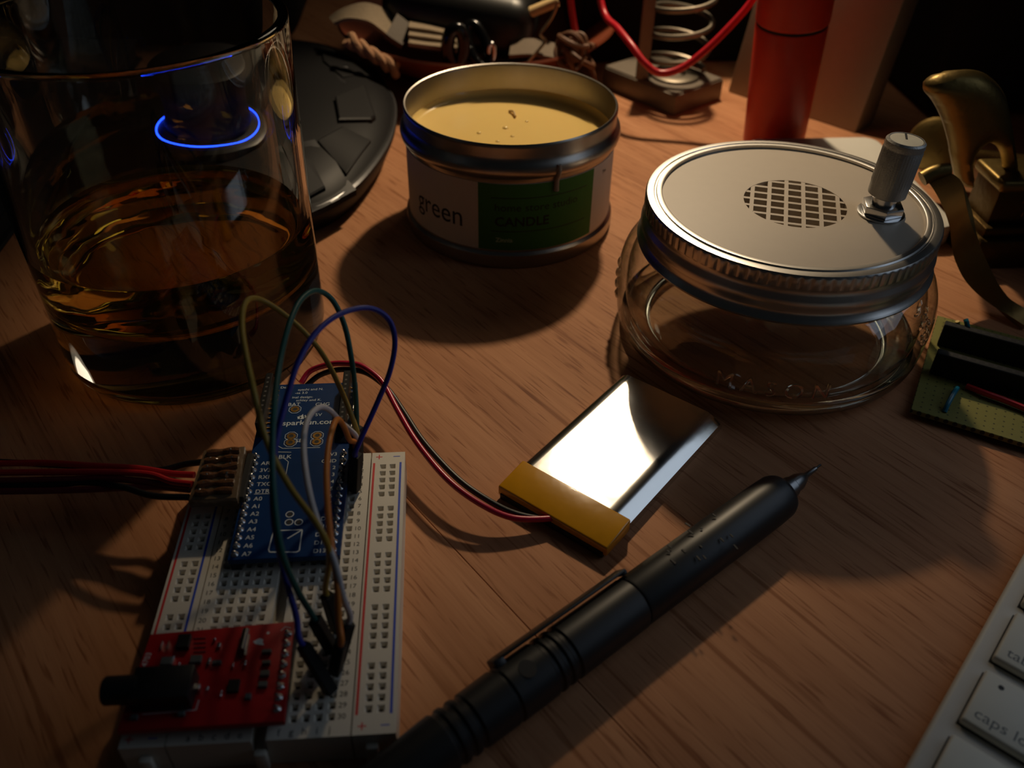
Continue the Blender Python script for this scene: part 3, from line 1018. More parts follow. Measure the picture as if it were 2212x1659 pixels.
MB().tube([(KX + r * math.cos(a), KY + r * math.sin(a), z) for r, z in ((41.9, 41), (42.4, 38.5), (41.0, 35.8), (40.6, 33), (40.6, 30.5))], 0.9, 10, rfun=lambda u: 0.8 + 0.25 * u).build('wax_run', mat('clear_wax_run', lin(150, 140, 125), 0.25), cd)

# ================================================================== jar with speaker lid
JX, JY = 147.2, 105.4
jr = thing('mason_jar', 'squat glass MASON jar whose white lid has a grille and knob', 'jar', (JX, JY, 0))


JP_O = [(0, 2.2), (30, 2.1), (37, 2.0)] + smooth_prof([(39, 1.4), (41, 0.3), (44.5, 0.2), (47.6, 1.8), (49.6, 5), (50.4, 10), (50.8, 17), (50.4, 23), (48.8, 28), (46.0, 31.6), (43.2, 33.6), (42.2, 35.5), (42.0, 38)]) + [(42, 46.0), (41.6, 46.6), (40.4, 46.6), (40.0, 46.2)] + smooth_prof([(39.9, 40), (39.9, 36), (41.2, 33), (44.0, 30.4), (46.3, 27), (47.6, 22), (47.8, 15), (47.0, 9.5), (44.5, 6.2), (40, 5.0), (34, 4.7)]) + [(20, 4.6), (0, 4.5)]


M_jar = thin_glass('jar_glass', (0.965, 0.972, 0.955), (0.30, 0.30, 0.23), 0.32, 60)
jb = MB().lathe(dens(JP_O), 144, cx=JX, cy=JY).build('jar_body', M_jar, jr, 60)
def jw(p):
    r = np.interp(p.y, [5, 10, 17, 23], [49.6, 50.4, 50.8, 50.4]) + p.z
    a = math.radians(-105.6) + p.x / 50.5
    return Vector((JX + r * math.cos(a), JY + r * math.sin(a), p.y))



MB().text('M A S O N', 7.8, 0, 11.3, 0.4, 0.9, warp=jw, sx=0.92).build('embossed_lettering', glass('jar_lettering_glass', (0.97, 0.97, 0.95), 1.5), jb, 25)
M_motif = glass('jar_motif_glass', (0.97, 0.97, 0.95), 1.4, bump=0.4, bscale=350)
for aa, zz, nn in ((172, 12, 9), (2, 14, 8), (-47, 20, 10)):
    mb = MB()
    for k in range(nn):
        z = zz + 1.3 * k
        ang = math.radians(aa + 3.2 * math.sin(k * 2.1))
        rr = float(np.interp(z, [5, 10, 17, 23, 28, 31.6], [49.6, 50.4, 50.8, 50.4, 48.8, 46.0]))
        q = 1.0 + 0.9 * abs(math.sin(k * 1.7))
        mb.lathe(dens([(q, -0.1), (q * 0.9, 0.35), (q * 0.45, 0.75), (0, 0.85)], 0.3), 14, M=Matrix.Translation((JX + rr * math.cos(ang), JY + rr * math.sin(ang), z)) @ rot_to((math.cos(ang), math.sin(ang), 0.1)).to_4x4())
    mb.build('embossed_fruit', M_motif, jb)
MB().lathe(dens(smooth_prof([(38.5, 2.6), (40.5, 1.0), (43.5, 0.7), (46.4, 2.0), (48.2, 4.6), (47.6, 6.0), (45.2, 5.4), (42.0, 4.4), (39.5, 3.8), (38.5, 2.6)], 4), 0.8), 144, cx=JX, cy=JY).build('thick_foot', glass('jar_foot_glass', (0.96, 0.97, 0.95), 1.4), jb, 60)
M_band = mat('tin_band', lin(205, 202, 197), 0.33, 1.0, var=0.06)


def knurl(r, z, a, k):
    if 44.2 < z < 48.2 and k < 20:
        return r - 0.28 * (1 if math.sin(96 * a) > 0.15 else 0)
    return r


MB().lathe([(44.9, 33.0), (45.7, 33.2), (46.0, 33.9), (45.6, 34.6), (44.7, 35.6), (44.5, 36.8), (45.0, 38.2), (45.3, 39.4), (45.0, 40.8), (44.4, 42.0), (44.2, 43.4), (44.5, 44.1), (44.75, 44.4), (44.75, 47.7), (44.6, 48.2),
            (44.3, 48.65), (42.5, 48.9), (42.2, 48.85), (41.95, 48.5), (41.55, 48.5), (41.25, 48.95), (39.95, 49.08), (39.65, 48.95), (39.6, 48.0), (39.6, 47.0), (43.6, 46.8), (43.8, 43), (43.9, 37), (44.2, 34)], 576, cx=JX, cy=JY, closed=True, rfun=knurl).build('screw_band', M_band, jr, 40)
M_disc = mat('off_white_printed_plastic', lin(186, 172, 154), 0.5, var=0.03)
GRX, GRY, GRR = 148.4, 105.0, 15.6
# white disc with a round opening
dn = 96
dv, df = [], []
for i in range(dn):
    a = 2 * math.pi * i / dn
    dv += [(JX + 39.6 * math.cos(a), JY + 39.6 * math.sin(a), 47.9), (GRX + GRR * math.cos(a), GRY + GRR * math.sin(a), 47.9), (GRX + GRR * math.cos(a), GRY + GRR * math.sin(a), 45.1), (JX + 39.6 * math.cos(a), JY + 39.6 * math.sin(a), 46.7)]
for i in range(dn):
    j = (i + 1) % dn
    for k in range(4):
        l = (k + 1) % 4
        df.append([4 * i + k, 4 * j + k, 4 * j + l, 4 * i + l])
dsc = MB().add(dv, df).build('white_disc', M_disc, jr, 30)
ga = math.radians(-18)
MG = Matrix.Translation((GRX, GRY, 0)) @ Matrix.Rotation(ga, 4, 'Z')
for k in range(-2, 4):
    x = (k - 0.5) * 5.2
    h = math.sqrt(max(0, GRR ** 2 - x * x)) + 0.3
    MB().box(x - 0.62, x + 0.62, -h, h, 45.2, 47.85, M=MG).build('grille_bar', M_disc, dsc, 0)
for k in range(-3, 4):
    y = k * 4.5
    h = math.sqrt(max(0, GRR ** 2 - y * y)) + 0.3
    MB().box(-h, h, y - 0.6, y + 0.6, 45.2, 47.8, M=MG).build('grille_bar', M_disc, dsc, 0)
MB().lathe([(0, 42.5), (20, 42.5), (20, 45.1), (0, 45.1)], 40, cx=GRX, cy=GRY).build('speaker_cone', mat('grey_cone', lin(160, 150, 134), 0.8), jr)
NX_, NY_ = 172.6, 97.2
nutm = MB()
nutm.lathe([(0, 47.9), (7.0, 47.9), (7.0, 48.5), (6.2, 48.7), (0, 48.7)], 40, cx=NX_, cy=NY_)
nutm.prism([(NX_ + 6.3 * math.cos(k * math.pi / 3 + 0.3), NY_ + 6.3 * math.sin(k * math.pi / 3 + 0.3)) for k in range(6)], 48.7, 51.4, bev=0.35)
nutm.lathe([(0, 51.4), (3.6, 51.4), (3.6, 55.5), (0, 55.5)], 24, cx=NX_, cy=NY_)
nutm.build('knob_nut', M_silver, jr, label='chrome hexagonal nut')
Mk = Matrix.Translation((NX_, NY_, 54.2)) @ Matrix.Diagonal((1.03, 1.03, 0.88, 1)) @ Matrix.Rotation(math.radians(3), 4, 'Y')


def knk(r, z, a, k):
    return r - 0.10 * (1 if math.sin(40 * a) > 0 else 0) if 4.5 < z < 16.5 else r


kb = MB().lathe([(0, 0), (4.8, 0), (5.4, 0.5), (5.5, 4.2), (5.6, 4.6), (5.6, 16.4), (5.45, 16.8), (5.45, 17.4), (5.6, 17.9), (5.5, 19.3), (5.0, 19.9), (4.7, 19.9), (4.6, 19.6), (0, 19.6)], 160, M=Mk, rfun=knk).build('knob', mat('satin_aluminium', lin(172, 170, 165), 0.45, 0.6, var=0.06, bump=0.15, bscale=2500), jr)
MB().lathe([(0, 19.62), (4.55, 19.62), (4.55, 19.75), (0, 19.75)], 40, M=Mk).build('knob_cap', mat('bright_cap', lin(250, 238, 212), 0.45, 0.0, Specular_IOR_Level=0.2), kb)
MB().box(-0.3, 0.3, 0.2, 4.3, 19.72, 19.85, M=Mk @ Matrix.Rotation(-0.35, 4, 'Z')).build('pointer_mark', M_ink, kb, 0)

# ================================================================== mechanical pencil
pc = thing('mechanical_pencil', 'thick black mechanical pencil with clip and steel tip', 'pencil', (81, -10.8, 0), math.radians(35.5))
ux = Vector((math.cos(math.radians(35.5)), math.sin(math.radians(35.5)), 0))
MP = Matrix((Vector((0, 0, 1, 0)), Vector((-ux.y, ux.x, 0, 0)) * -1, ux.to_4d(), Vector((81, -10.8, 6.5, 1)))).transposed()
for r_ in range(3):
    MP[3][r_] = 0.0
MP = MP @ Matrix.Diagonal((1.115, 1.115, 1, 1))
M_rub = mat('soft_black_rubber', lin(27, 28, 29), 0.42, var=0.15)
MB().lathe([(0, 0.4), (5.5, 0.4), (5.65, 0.9), (5.75, 40), (5.7, 50), (5.55, 54.4), (5.1, 55.8), (4.2, 56.6), (2.8, 56.9), (0, 57.0)], 48, M=MP).build('grip_barrel', M_rub, pc)
groove = []
z = -0.1
prof = [(0, 0.3), (5.3, 0.3), (5.75, -0.3), (5.8, -20.5)]
for g in (-22, -24.6, -27.2):
    prof += [(5.8, g + 0.9), (5.35, g + 0.4), (5.35, g - 0.4), (5.8, g - 0.9)]
prof += [(5.8, -37.5), (5.4, -38.0), (5.4, -38.6), (5.75, -39.0), (5.6, -46)]
for g in (-48, -50.8, -53.6):
    prof += [(5.6, g + 1.0), (5.15, g + 0.4), (5.15, g - 0.4), (5.6, g - 1.0)]
prof += [(5.5, -57), (5.2, -62), (4.6, -78), (4.2, -84), (0, -85)]
MB().lathe(prof, 48, M=MP).build('cap_barrel', M_rub, pc)
MB().lathe([(0, 56.5), (2.7, 56.5), (2.6, 60.5), (2.2, 61.0), (2.1, 63.5), (1.2, 66.2), (0.7, 67.0), (0.55, 71.5), (0, 71.6)], 32, M=MP).build('steel_tip', mat('dull_steel', lin(130, 130, 130), 0.3, 1.0), pc, label='steel cone tip')
MB().lathe([(0, 71), (0.26, 71), (0.26, 73.8), (0, 74.0)], 10, M=MP).build('graphite_lead', M_black, pc)
# clip rides on the upper side of the barrel: local x = up, local y = away from camera side
Mc = MP @ Matrix.Rotation(math.radians(-52), 4, 'Z')
ck = MB()
ck.box(6.45, 7.2, -2.0, 2.0, -36.5, 2.0, 0.4, 2, M=Mc)
ck.box(5.0, 7.2, -2.0, 2.0, -37.6, -34.8, 0.5, 2, M=Mc)
ck.box(5.85, 7.1, -1.8, 1.8, 0.6, 2.2, 0.5, 2, M=Mc)
ck.build('clip', M_rub, pc)
MB().lathe([(0, 5.72), (1.9, 5.72), (1.9, 5.86), (0, 5.86)], 24, M=MP @ Matrix.Rotation(math.radians(8), 4, 'Z') @ Matrix.Translation((0, 0, -33)) @ Matrix.Rotation(math.pi / 2, 4, 'Y')).build('sight_hole', M_hole, pc)
mk = MB()
for k in range(14):
    mk.box(5.62, 5.82, -0.6 + 0.25 * math.sin(k * 2.3), 0.9 * (0.6 + 0.4 * math.cos(k * 1.7)), 12 + 1.45 * k, 12 + 1.45 * k + 0.5, 0.05, 1, M=MP @ Matrix.Rotation(math.radians(4), 4, 'Z') @ Matrix.Rotation(0.2 * math.sin(k), 4, 'X'))
mk.build('worn_embossing', M_rub, pc, label='worn illegible embossed lettering')

# ================================================================== keyboard
KO = Vector((129.0, -53.2, 0))
ku = Vector((0.712, 0.702, 0))
kv = Vector((0.702, -0.712, 0))
kb_ = thing('computer_keyboard', 'white computer keyboard with tab and caps lock keys', 'keyboard', KO, math.atan2(kv.y, kv.x))
MK = Matrix((kv.to_4d(), ku.to_4d(), Vector((0, 0, 1, 0)), Vector((KO.x, KO.y, 0, 1)))).transposed()
for r_ in range(3):
    MK[3][r_] = 0.0
M_kbd = mat('pale_keyboard_shell', lin(206, 202, 192), 0.5, 0.0, var=0.03)
M_key = mat('white_key', lin(222, 216, 198), 0.45, var=0.02)
MB().box(0, 428, -28, 92, 0, 5.0, 1.2, 3, M=MK).build('keyboard_shell', M_kbd, kb_)
M_legend = mat('grey_legend', lin(105, 105, 100), 0.6)


def key(x0, x1, y0, y1, txt=None, tx=0, ty=0):
    MB().box(x0 - 0.45, x1 + 0.45, y0 - 0.45, y1 + 0.45, 4.6, 5.06, 0.2, 1, M=MK).build('key_well', M_hole, kb_)
    k = MB().box(x0, x1, y0, y1, 4.9, 7.2, 0.75, 3, M=MK).build('key', M_key, kb_)
    if txt:
        MB().text(txt, 3.9, tx, ty, 7.22, 0.02, M=MK, align='LEFT').build('key_legend', M_legend, k, 0)
    return k


key(4.3, 17, 57, 73)
key(4.3, 27, 37.2, 53.6, 'tab', 6.3, 39.2)
k = key(4.3, 31, 17.3, 33.2, 'caps lock', 6.0, 19.4)
MB().lathe([(0, 7.2), (0.62, 7.2), (0.62, 7.26), (0, 7.26)], 16, M=MK @ Matrix.Translation((8.3, 30.2, 0))).build('indicator_dot', M_ink, k)
key(4.3, 41, -2.5, 13.0)
key(4.3, 17, -22.5, -7.0)
for row, (x, y0, y1) in enumerate(((20, 57, 73), (30, 37.2, 53.6), (34, 17.3, 33.2), (44, -2.5, 13.0), (20, -22.5, -7.0))):
    for c in range(4):
        key(x + 19 * c, x + 19 * c + 16, y0, y1)

# ================================================================== perforated board with sockets
pf_ = thing('perforated_board', 'greenish perforated prototype board with two long black sockets', 'circuit board', (178.7, 57.4, 0))
pe = Vector((0.846, -0.533, 0)); pp = Vector((0.533, 0.846, 0))
MF = Matrix((pe.to_4d(), pp.to_4d(), Vector((0, 0, 1, 0)), Vector((178.7, 57.4, 0, 1)))).transposed()
for r_ in range(3):
    MF[3][r_] = 0.0


def perf_mat():
    mt = mat('perfboard_laminate', lin(128, 124, 62), 0.45, var=0.08)
    nt = mt.node_tree
    b = nt.nodes['Principled BSDF']
    src = b.inputs['Base Color'].links[0].from_socket
    tc = nt.nodes.new('ShaderNodeTexCoord')
    mp = nt.nodes.new('ShaderNodeMapping')
    mp.inputs['Rotation'].default_value = (0, 0, math.atan2(0.533, 0.846))
    mp.inputs['Scale'].default_value = (1000 / 2.54,) * 3
    vo = nt.nodes.new('ShaderNodeTexVoronoi')
    vo.inputs['Scale'].default_value = 1.0
    vo.inputs['Randomness'].default_value = 0.0
    rp = nt.nodes.new('ShaderNodeValToRGB')
    rp.color_ramp.elements[0].position = 0.26
    rp.color_ramp.elements[0].color = (0.02, 0.02, 0.012, 1)
    rp.color_ramp.elements[1].position = 0.30
    rp.color_ramp.elements[1].color = (0, 0, 0, 0)
    mx = nt.nodes.new('ShaderNodeMix'); mx.data_type = 'RGBA'
    nt.links.new(tc.outputs['Object'], mp.inputs['Vector'])
    nt.links.new(mp.outputs[0], vo.inputs['Vector'])
    nt.links.new(vo.outputs['Distance'], rp.inputs['Fac'])
    nt.links.new(rp.outputs['Alpha'], mx.inputs['Factor'])
    nt.links.new(src, mx.inputs['A'])
    nt.links.new(rp.outputs['Color'], mx.inputs['B'])
    nt.links.new(mx.outputs['Result'], b.inputs['Base Color'])
    return mt


MB().box(0, 95, 0, 57, 1.6, 3.2, 0.15, 1, M=MF).build('perforated_laminate', perf_mat(), pf_)
for y0 in (20.8, 38.2):
    s = MB().box(2.2, 80, y0, y0 + 2.9, 3.2, 11.6, 0.25, 1, M=MF).build('socket_strip', M_blackmatte, pf_)
    d = MB()
    for k in range(30):
        d.box(3.2 + 2.54 * k, 4.2 + 2.54 * k, y0 + 0.9, y0 + 2.0, 11.4, 11.63, M=MF)
    d.build('contact_slots', M_hole, s, 0)['kind'] = 'stuff'
MB().tube([at(2068, 838, 4.5), at(2060, 850, 6.0), at(2048, 872, 5.0), at(2040, 890, 3.2)], 0.75, 10).build('blue_link_wire', mat('teal_blue_insulation', lin(20, 110, 135), 0.35), pf_)
MB().tube([at(2088, 834, 4.2), at(2130, 850, 4.8), at(2180, 868, 4.8), at(2240, 893, 4.6)], 0.95, 10).build('red_link_wire', M_wred, pf_)
MB().tube([at(2092, 722, 8), at(2089, 700, 12), at(2086, 690, 13)], 0.8, 10).build('blue_link_wire', mat('teal_blue_end', lin(20, 115, 130), 0.4), pf_)
MB().tube([at(2070, 712, 9), at(2068, 694, 12)], 0.7, 10, spline=False).build('yellow_link_wire', mat('yellow_end', lin(200, 165, 40), 0.4), pf_)
for (x, y) in ((6, 3), (88, 3), (6, 54), (88, 54)):
    MB().tube([MF @ Vector((x, y, 3.0)), MF @ Vector((x - 0.8, y - 0.5, 0.05))], 0.3, 8, spline=False).build('trimmed_pin', M_silver, pf_)

# ================================================================== white slab beside the jar
ws = thing('plastic_box', 'flat white plastic box with rounded corners half hidden by jar', 'box', (207, 199, 0))
rc = 7.0
pts = []
for (cx, cy, a0) in ((239 - rc, 241 - rc, 0), (178 + rc, 241 - rc, 90), (178 + rc, 156 + rc, 180), (239 - rc, 156 + rc, 270)):
    for k in range(7):
        t = math.radians(a0 + 15 * k)
        pts.append((cx + rc * math.cos(t), cy + rc * math.sin(t)))
MB().prism(pts, 0.0, 9.0, bev=1.0).build('case', M_white, ws)
MB().prism([((x - 208) * 1.001 + 208, (y - 198.5) * 1.001 + 198.5) for x, y in pts], 4.3, 4.5).build('case_seam', M_cap, ws, 0)

# ================================================================== brass ornament
br = thing('brass_ornament', 'old brass desk ornament with hooked arch and curled strap', 'ornament', (280, 160, 0))
M_brass = mat('aged_brass', lin(140, 118, 70), 0.42, 0.92, var=0.22, nscale=120, bump=0.12, bscale=500)
M_brassd = mat('dark_brass', lin(96, 76, 44), 0.45, 1.0, var=0.25, nscale=150, bump=0.2, bscale=400)
M_strap = mat('strap_brass', lin(142, 112, 64), 0.46, 0.85, var=0.2, nscale=140, bump=0.1, bscale=500)
base = MB()
base.box(238, 340, 139, 166, 0, 12, 1.0, 2)
base.box(240, 340, 142, 164, 12, 16, 0.8, 2)
base.box(242, 340, 145, 162, 16, 30, 0.8, 2)
bo = base.build('plinth', M_brassd, br)
MB().box(240, 340, 142, 163, 30, 34.5, 1.6, 3).build('moulding', M_brass, br)
for row, zz in enumerate((24.6, 19.0)):
    for k in range(9):
        x = 252 + k * 6.4 + row * 1.5
        h = 3.6 if row == 0 else 2.4
        mm = MB().box(x, x + 1.1, 144.1, 145.3, zz, zz + h, 0.25, 1)
        if (k + row) % 2:
            mm.box(x + 1.0, x + 3.6, 144.1, 145.3, zz + h - 1.1, zz + h, 0.25, 1).box(x + 2.8, x + 3.8, 144.1, 145.3, zz, zz + h * 0.7, 0.25, 1)
        else:
            mm.box(x + 1.0, x + 3.4, 144.1, 145.3, zz, zz + 1.0, 0.25, 1).box(x + 1.0, x + 2.8, 144.1, 145.3, zz + 0.45 * h, zz + 0.45 * h + 0.9, 0.2, 1)
        mm.build('raised_glyph', M_brassd, br)
YA = 154.0
op = [(2085, 402), (2066, 388), (2056, 350), (2047, 300), (2032, 252), (2012, 216), (1993, 192), (1998, 174), (2028, 156), (2080, 147), (2120, 154), (2152, 180), (2172, 218), (2187, 290), (2200, 402),
      (2168, 402), (2166, 350), (2156, 320), (2134, 306), (2112, 316), (2101, 346), (2102, 402)]
pl = [aty(x, y, YA) for x, y in op]
loop = catmull([Vector((q.x, q.z, 0)) for q in pl[:15]], 4) + catmull([Vector((q.x, q.z, 0)) for q in pl[15:]], 4)
zt = max(q.y for q in loop)
av, af = puff(loop, 9.0, 6.0, 1.6, 1.5)
ab = MB().add([(x, YA - h - 0.003 * max(0.0, y - 46) ** 2, y) for x, y, h in av], af)
ab.build('hooked_arch', M_brass, br, 50)
MB().ribbon([at(1998, 384, 40), at(2030, 430, 35), at(2056, 492, 27), at(2064, 560, 18), at(2090, 612, 10.5), at(2145, 660, 4), at(2210, 708, 1.2)],
            [at(2046, 369, 43), at(2076, 392, 42), at(2093, 448, 36), at(2108, 505, 28), at(2138, 578, 17), at(2176, 640, 8), at(2240, 690, 2)], 2.2).build('curled_strap', M_strap, br, 50)
MB().tube([at(1992, 386, 40.5), at(2018, 373, 42.5), at(2050, 367, 43.5)], 2.6, 14, sub=5).build('rolled_end', M_brass, br)
p = aty(2018, 315, 200)
MB().lathe([(0, 2), (8, 1.5), (10.5, 0), (11.5, -3), (9, -5), (0, -5)], 32, M=Matrix.Translation(p) @ rot_to((-0.6, -0.8, 0.25)).to_4x4()).build('round_boss', M_brass, br)
MB().tube([p, p + Vector((20, 6, -8)), Vector((262, 160, 32))], 4, 12).build('boss_stem', M_brassd, br)

# ================================================================== red tube and leaning panel
rt = thing('red_tube', 'upright orange red cylinder tube with dark seam ring under its cap', 'tube', (200, 258, 0))
M_tube = mat('red_orange_plastic', lin(208, 52, 22), 0.4, 0.0, var=0.18, nscale=90, Subsurface_Weight=0.25, Subsurface_Scale=0.006)
b0, b1 = Vector((198.0, 258, 0)), Vector((189.0, 250, 120))
MT = Matrix.Translation(b0) @ rot_to(b1 - b0).to_4x4()
MB().lathe([(0, 0.4), (13.6, 0.4), (14.2, 1.2), (15.6, 55.5), (15.3, 56.2), (0, 56.2)], 48, M=MT).build('tube_body', M_tube, rt)
MB().lathe([(0, 56.0), (14.8, 56.0), (15.1, 56.2), (15.1, 57.6), (14.8, 57.8), (0, 57.8)], 48, M=MT).build('seam_ring', M_blackmatte, rt)
MB().lathe([(0, 57.6), (15.4, 57.6), (15.9, 58.2), (16.2, 92), (15.5, 95), (0, 96)], 48, M=MT).build('tube_cap', M_tube, rt)
pn = thing('leaning_panel', 'grey metal panel leaning back behind the red tube', 'panel', (216, 293, 0), math.atan2(-56, 49))
bl, brr = Vector((192, 321, 0)), Vector((241, 265, 0))
pxd = (brr - bl).normalized()
pbk = Vector((0.753, 0.658, 0))
pup = (pbk * 0.25 + Vector((0, 0, 1))).normalized()
pnn = pxd.cross(pup)
MPN = Matrix((pxd.to_4d(), pup.to_4d(), (-pnn if pnn.dot(pbk) < 0 else pnn).to_4d(), Vector((192, 321, 0, 1)))).transposed()
for r_ in range(3):
    MPN[3][r_] = 0.0
M_alu = mat('grey_panel_metal', lin(150, 138, 122), 0.5, 0.3, var=0.05)
MB().box(0, (brr - bl).length, 0, 175, 0, 18, 1.2, 2, M=MPN).build('panel_slab', M_alu, pn)
fpt = MPN @ Vector((37, 0, 14))
MB().box(8, 66, -2.0, 6, 12, 58, 1.0, 2, M=MPN @ Matrix.Rotation(math.atan(0.25), 4, 'X')).build('foot', M_alu, pn)

# ================================================================== soldering stand and red cable
ss = thing('soldering_stand', 'grey soldering iron stand with wire coil on a square base', 'stand', (156, 318, 0), math.radians(36))
M_sheet = mat('dull_sheet_metal', lin(120, 110, 98), 0.5, 0.4, var=0.1)
M_wire = mat('spring_wire', lin(120, 112, 100), 0.45, 1.0)
MS = Matrix.Translation((156, 289, 0)) @ Matrix.Rotation(math.radians(36), 4, 'Z')
MB().box(0, 37, 0, 52, 0.0, 10.5, 1.0, 2, M=MS).build('base', M_sheet, ss)
MB().box(0.8, 36.2, 0.8, 51, 10.5, 11.3, 0.3, 1, M=MS).build('base_plate', M_sheet, ss)
cc_ = MS @ Vector((19, 18, 0))
MB().lathe([(5, 11.3), (12.5, 11.3), (12.8, 12.4), (12, 12.9), (5.6, 12.9), (5, 12.3)], 40, cx=cc_.x, cy=cc_.y, closed=True).build('holder_ring', M_wire, ss)
pts = [Vector((cc_.x + 15 * math.cos(t), cc_.y + 15 * math.sin(t), 14 + 12.5 * t / (2 * math.pi))) for t in np.linspace(0, 2 * math.pi * 3.2, 100)]
MB().tube(pts, 1.5, 8, sub=1).build('wire_coil', M_wire, ss)
pq = at(1392, 112, 25)
MB().box(pq.x - 3.2, pq.x + 3.2, pq.y - 1, pq.y + 1, 11.3, 52, 0.4, 1).build('post', M_sheet, ss)
rcb = MB().tube([aty(1660, -60, 280), aty(1622, 5, 278), aty(1572, 62, 276), aty(1520, 112, 274), aty(1470, 148, 273), aty(1425, 158, 274), aty(1392, 135, 278), aty(1364, 98, 286), aty(1335, 62, 300), aty(1305, 28, 318), aty(1285, -60, 330)], 1.7, 12).build('red_cable', mat('red_cable_jacket', lin(190, 24, 40), 0.35), None)
r2 = MB().tube([aty(1228, -70, 334), aty(1232, 0, 333), aty(1237, 38, 334), aty(1244, 75, 336), aty(1252, 100, 340)], 1.7, 12).build('red_cable', bpy.data.materials['red_cable_jacket'], None)
tag(r2, 'short red cable length hanging behind the leather cord knot', 'cable', 'red cables')
tag(rcb, 'red cable drooping in front of the soldering iron stand', 'cable', 'red cables')

# ================================================================== bowl and what lies in it
bw_ = MB().lathe([(0, 0), (34, 0), (38, 1.5), (58, 12), (73, 24.5), (74.8, 26.2), (74.0, 27.4), (72.0, 26.6), (56, 15.5), (36, 6), (0, 4)], 96, cx=60, cy=362).build('bowl', mat('reddish_wood_bowl', lin(120, 58, 34), 0.45, var=0.2, nscale=60), None, 50)
tag(bw_, 'reddish brown shallow bowl holding straps and odds and ends', 'bowl')
M_web = mat('taupe_webbing', lin(140, 124, 102), 0.9, bump=0.6, bscale=1400)
st = thing('webbing_strap', 'taupe webbing strap curling over the rim of the bowl', 'strap', (0, 335, 20))
MB().ribbon([aty(712, 40, 338), aty(738, 22, 338), aty(785, 8, 338), aty(828, 20, 337), aty(862, 46, 336)],
            [aty(722, 52, 322), aty(752, 42, 322), aty(795, 48, 322), aty(822, 66, 322), aty(842, 82, 322)], 1.6).build('band', M_web, st, 50)
MB().ribbon([aty(856, 34, 332), aty(872, 46, 331), aty(886, 56, 330)], [aty(832, 78, 322), aty(852, 92, 321), aty(868, 102, 320)], 4.5).build('buckle', mat('dark_taupe_leather', lin(84, 72, 58), 0.6), st)
for k in range(3):
    dy = 17 * k
    MB().ribbon([aty(885, 48 + dy, 330 - 5 * k), aty(930, 55 + dy, 329 - 5 * k), aty(990, 66 + dy * 0.8, 328 - 5 * k)],
                [aty(882, 62 + dy, 322 - 5 * k), aty(928, 68 + dy, 321 - 5 * k), aty(986, 80 + dy * 0.8, 320 - 5 * k)], 1.8).build('folded_layer', M_web, st)
ro = thing('braided_cord', 'pale tan braided cord end on the bowl rim', 'cord', (10, 300, 20))
M_rope = mat('tan_braid', lin(168, 126, 92), 0.85, bump=0.4)
for ph in (0, math.pi):
    ps = []
    for i in range(25):
        t = i / 24
        c = aty(752 + 105 * t, 84 + 68 * t, 302)
        ps.append(c + Vector((0.8 * math.cos(9 * t * 2 + ph), 2.0 * math.cos(14 * t + ph), 2.2 * math.sin(14 * t + ph))))
    MB().tube(ps, 2.2, 10, sub=2).build('strand', M_rope, ro)
po = MB().box(-40, 40, -26, 26, -16, 16, 13, 5, M=Matrix.Translation(aty(1000, 22, 352)) @ Matrix.Rotation(math.radians(-12), 4, 'Z') @ Matrix.Rotation(math.radians(6), 4, 'Y')).build('pouch', mat('black_pouch', lin(14, 14, 15), 0.4), None)
tag(po, 'black rounded pouch lying in the bowl behind the straps', 'pouch')
cr = thing('carabiner_clip', 'glossy black oval carabiner clip lying in the bowl', 'clip', (75, 305, 20))
cpt = []
for i in range(33):
    t = 2 * math.pi * i / 32
    x, y = 20 * math.cos(t) + 10 * math.sin(t), 46 * math.sin(t)
    cpt.append(aty(1032 - x * 1.0 + 0.25 * y * -0.3, 98 - y, 312 + 6 * math.sin(t)))
MB().tube(cpt, 2.6, 12, sub=2).build('oval_ring', M_blackgloss, cr)
ct2 = [aty(985 + 18 * math.cos(2 * math.pi * i / 24), 100 + 38 * math.sin(2 * math.pi * i / 24), 309) for i in range(25)]
MB().tube(ct2, 3.4, 12, sub=2).build('gate', M_blackgloss, cr)
MB().tube([aty(1062 + 6 * math.cos(t), 112 + 18 * math.sin(t), 308) for t in np.linspace(0, 6.3, 20)], 1.0, 8, sub=2).build('split_ring', M_silver, cr)
sk = thing('wooden_stick', 'pale cream wooden stick poking up from the bowl', 'stick', aty(1112, 42, 330))
MB().tube([aty(1108, 42, 330), aty(1205, 2, 328)], 2.7, 16, spline=False).build('stick_shaft', mat('cream_wood', lin(228, 196, 140), 0.55), sk)
MB().tube([aty(1085, 52, 331), aty(1110, 41, 330)], 3.1, 16, spline=False).build('stick_sleeve', M_blackgloss, sk)
wc = MB().tube([aty(1206, 4, 318), aty(1193, 36, 317), aty(1177, 60, 316), aty(1168, 74, 315), aty(1178, 88, 314), aty(1160, 112, 311), aty(1136, 140, 308)], 0.8, 8, sub=4).build('bent_wire', mat('pale_steel_wire', lin(205, 180, 145), 0.3, 1.0), None)
tag(wc, 'thin zigzag bent steel wire sticking out of the bowl', 'wire')
kn = thing('leather_cord_knot', 'knotted brown leather cord bundle at the bowl edge', 'cord', aty(1242, 110, 302))
c0 = aty(1242, 108, 304)
M_lea = mat('brown_leather_cord', lin(104, 68, 44), 0.6, var=0.25)
for k in range(7):
    ax = Matrix.Rotation(k * 0.9, 3, 'Z') @ Matrix.Rotation(0.7 + 0.35 * k, 3, 'X')
    off = Vector((random.uniform(-4, 4), random.uniform(-3, 3), random.uniform(-7, 5)))
    rr = 4.2 + 0.7 * k
    MB().tube([c0 + off + ax @ Vector((rr * math.cos(t), rr * math.sin(t), 0.8 * math.sin(2 * t))) for t in np.linspace(0, 6.1, 22)], 1.5, 8, sub=2).build('cord_loop', M_lea, kn)
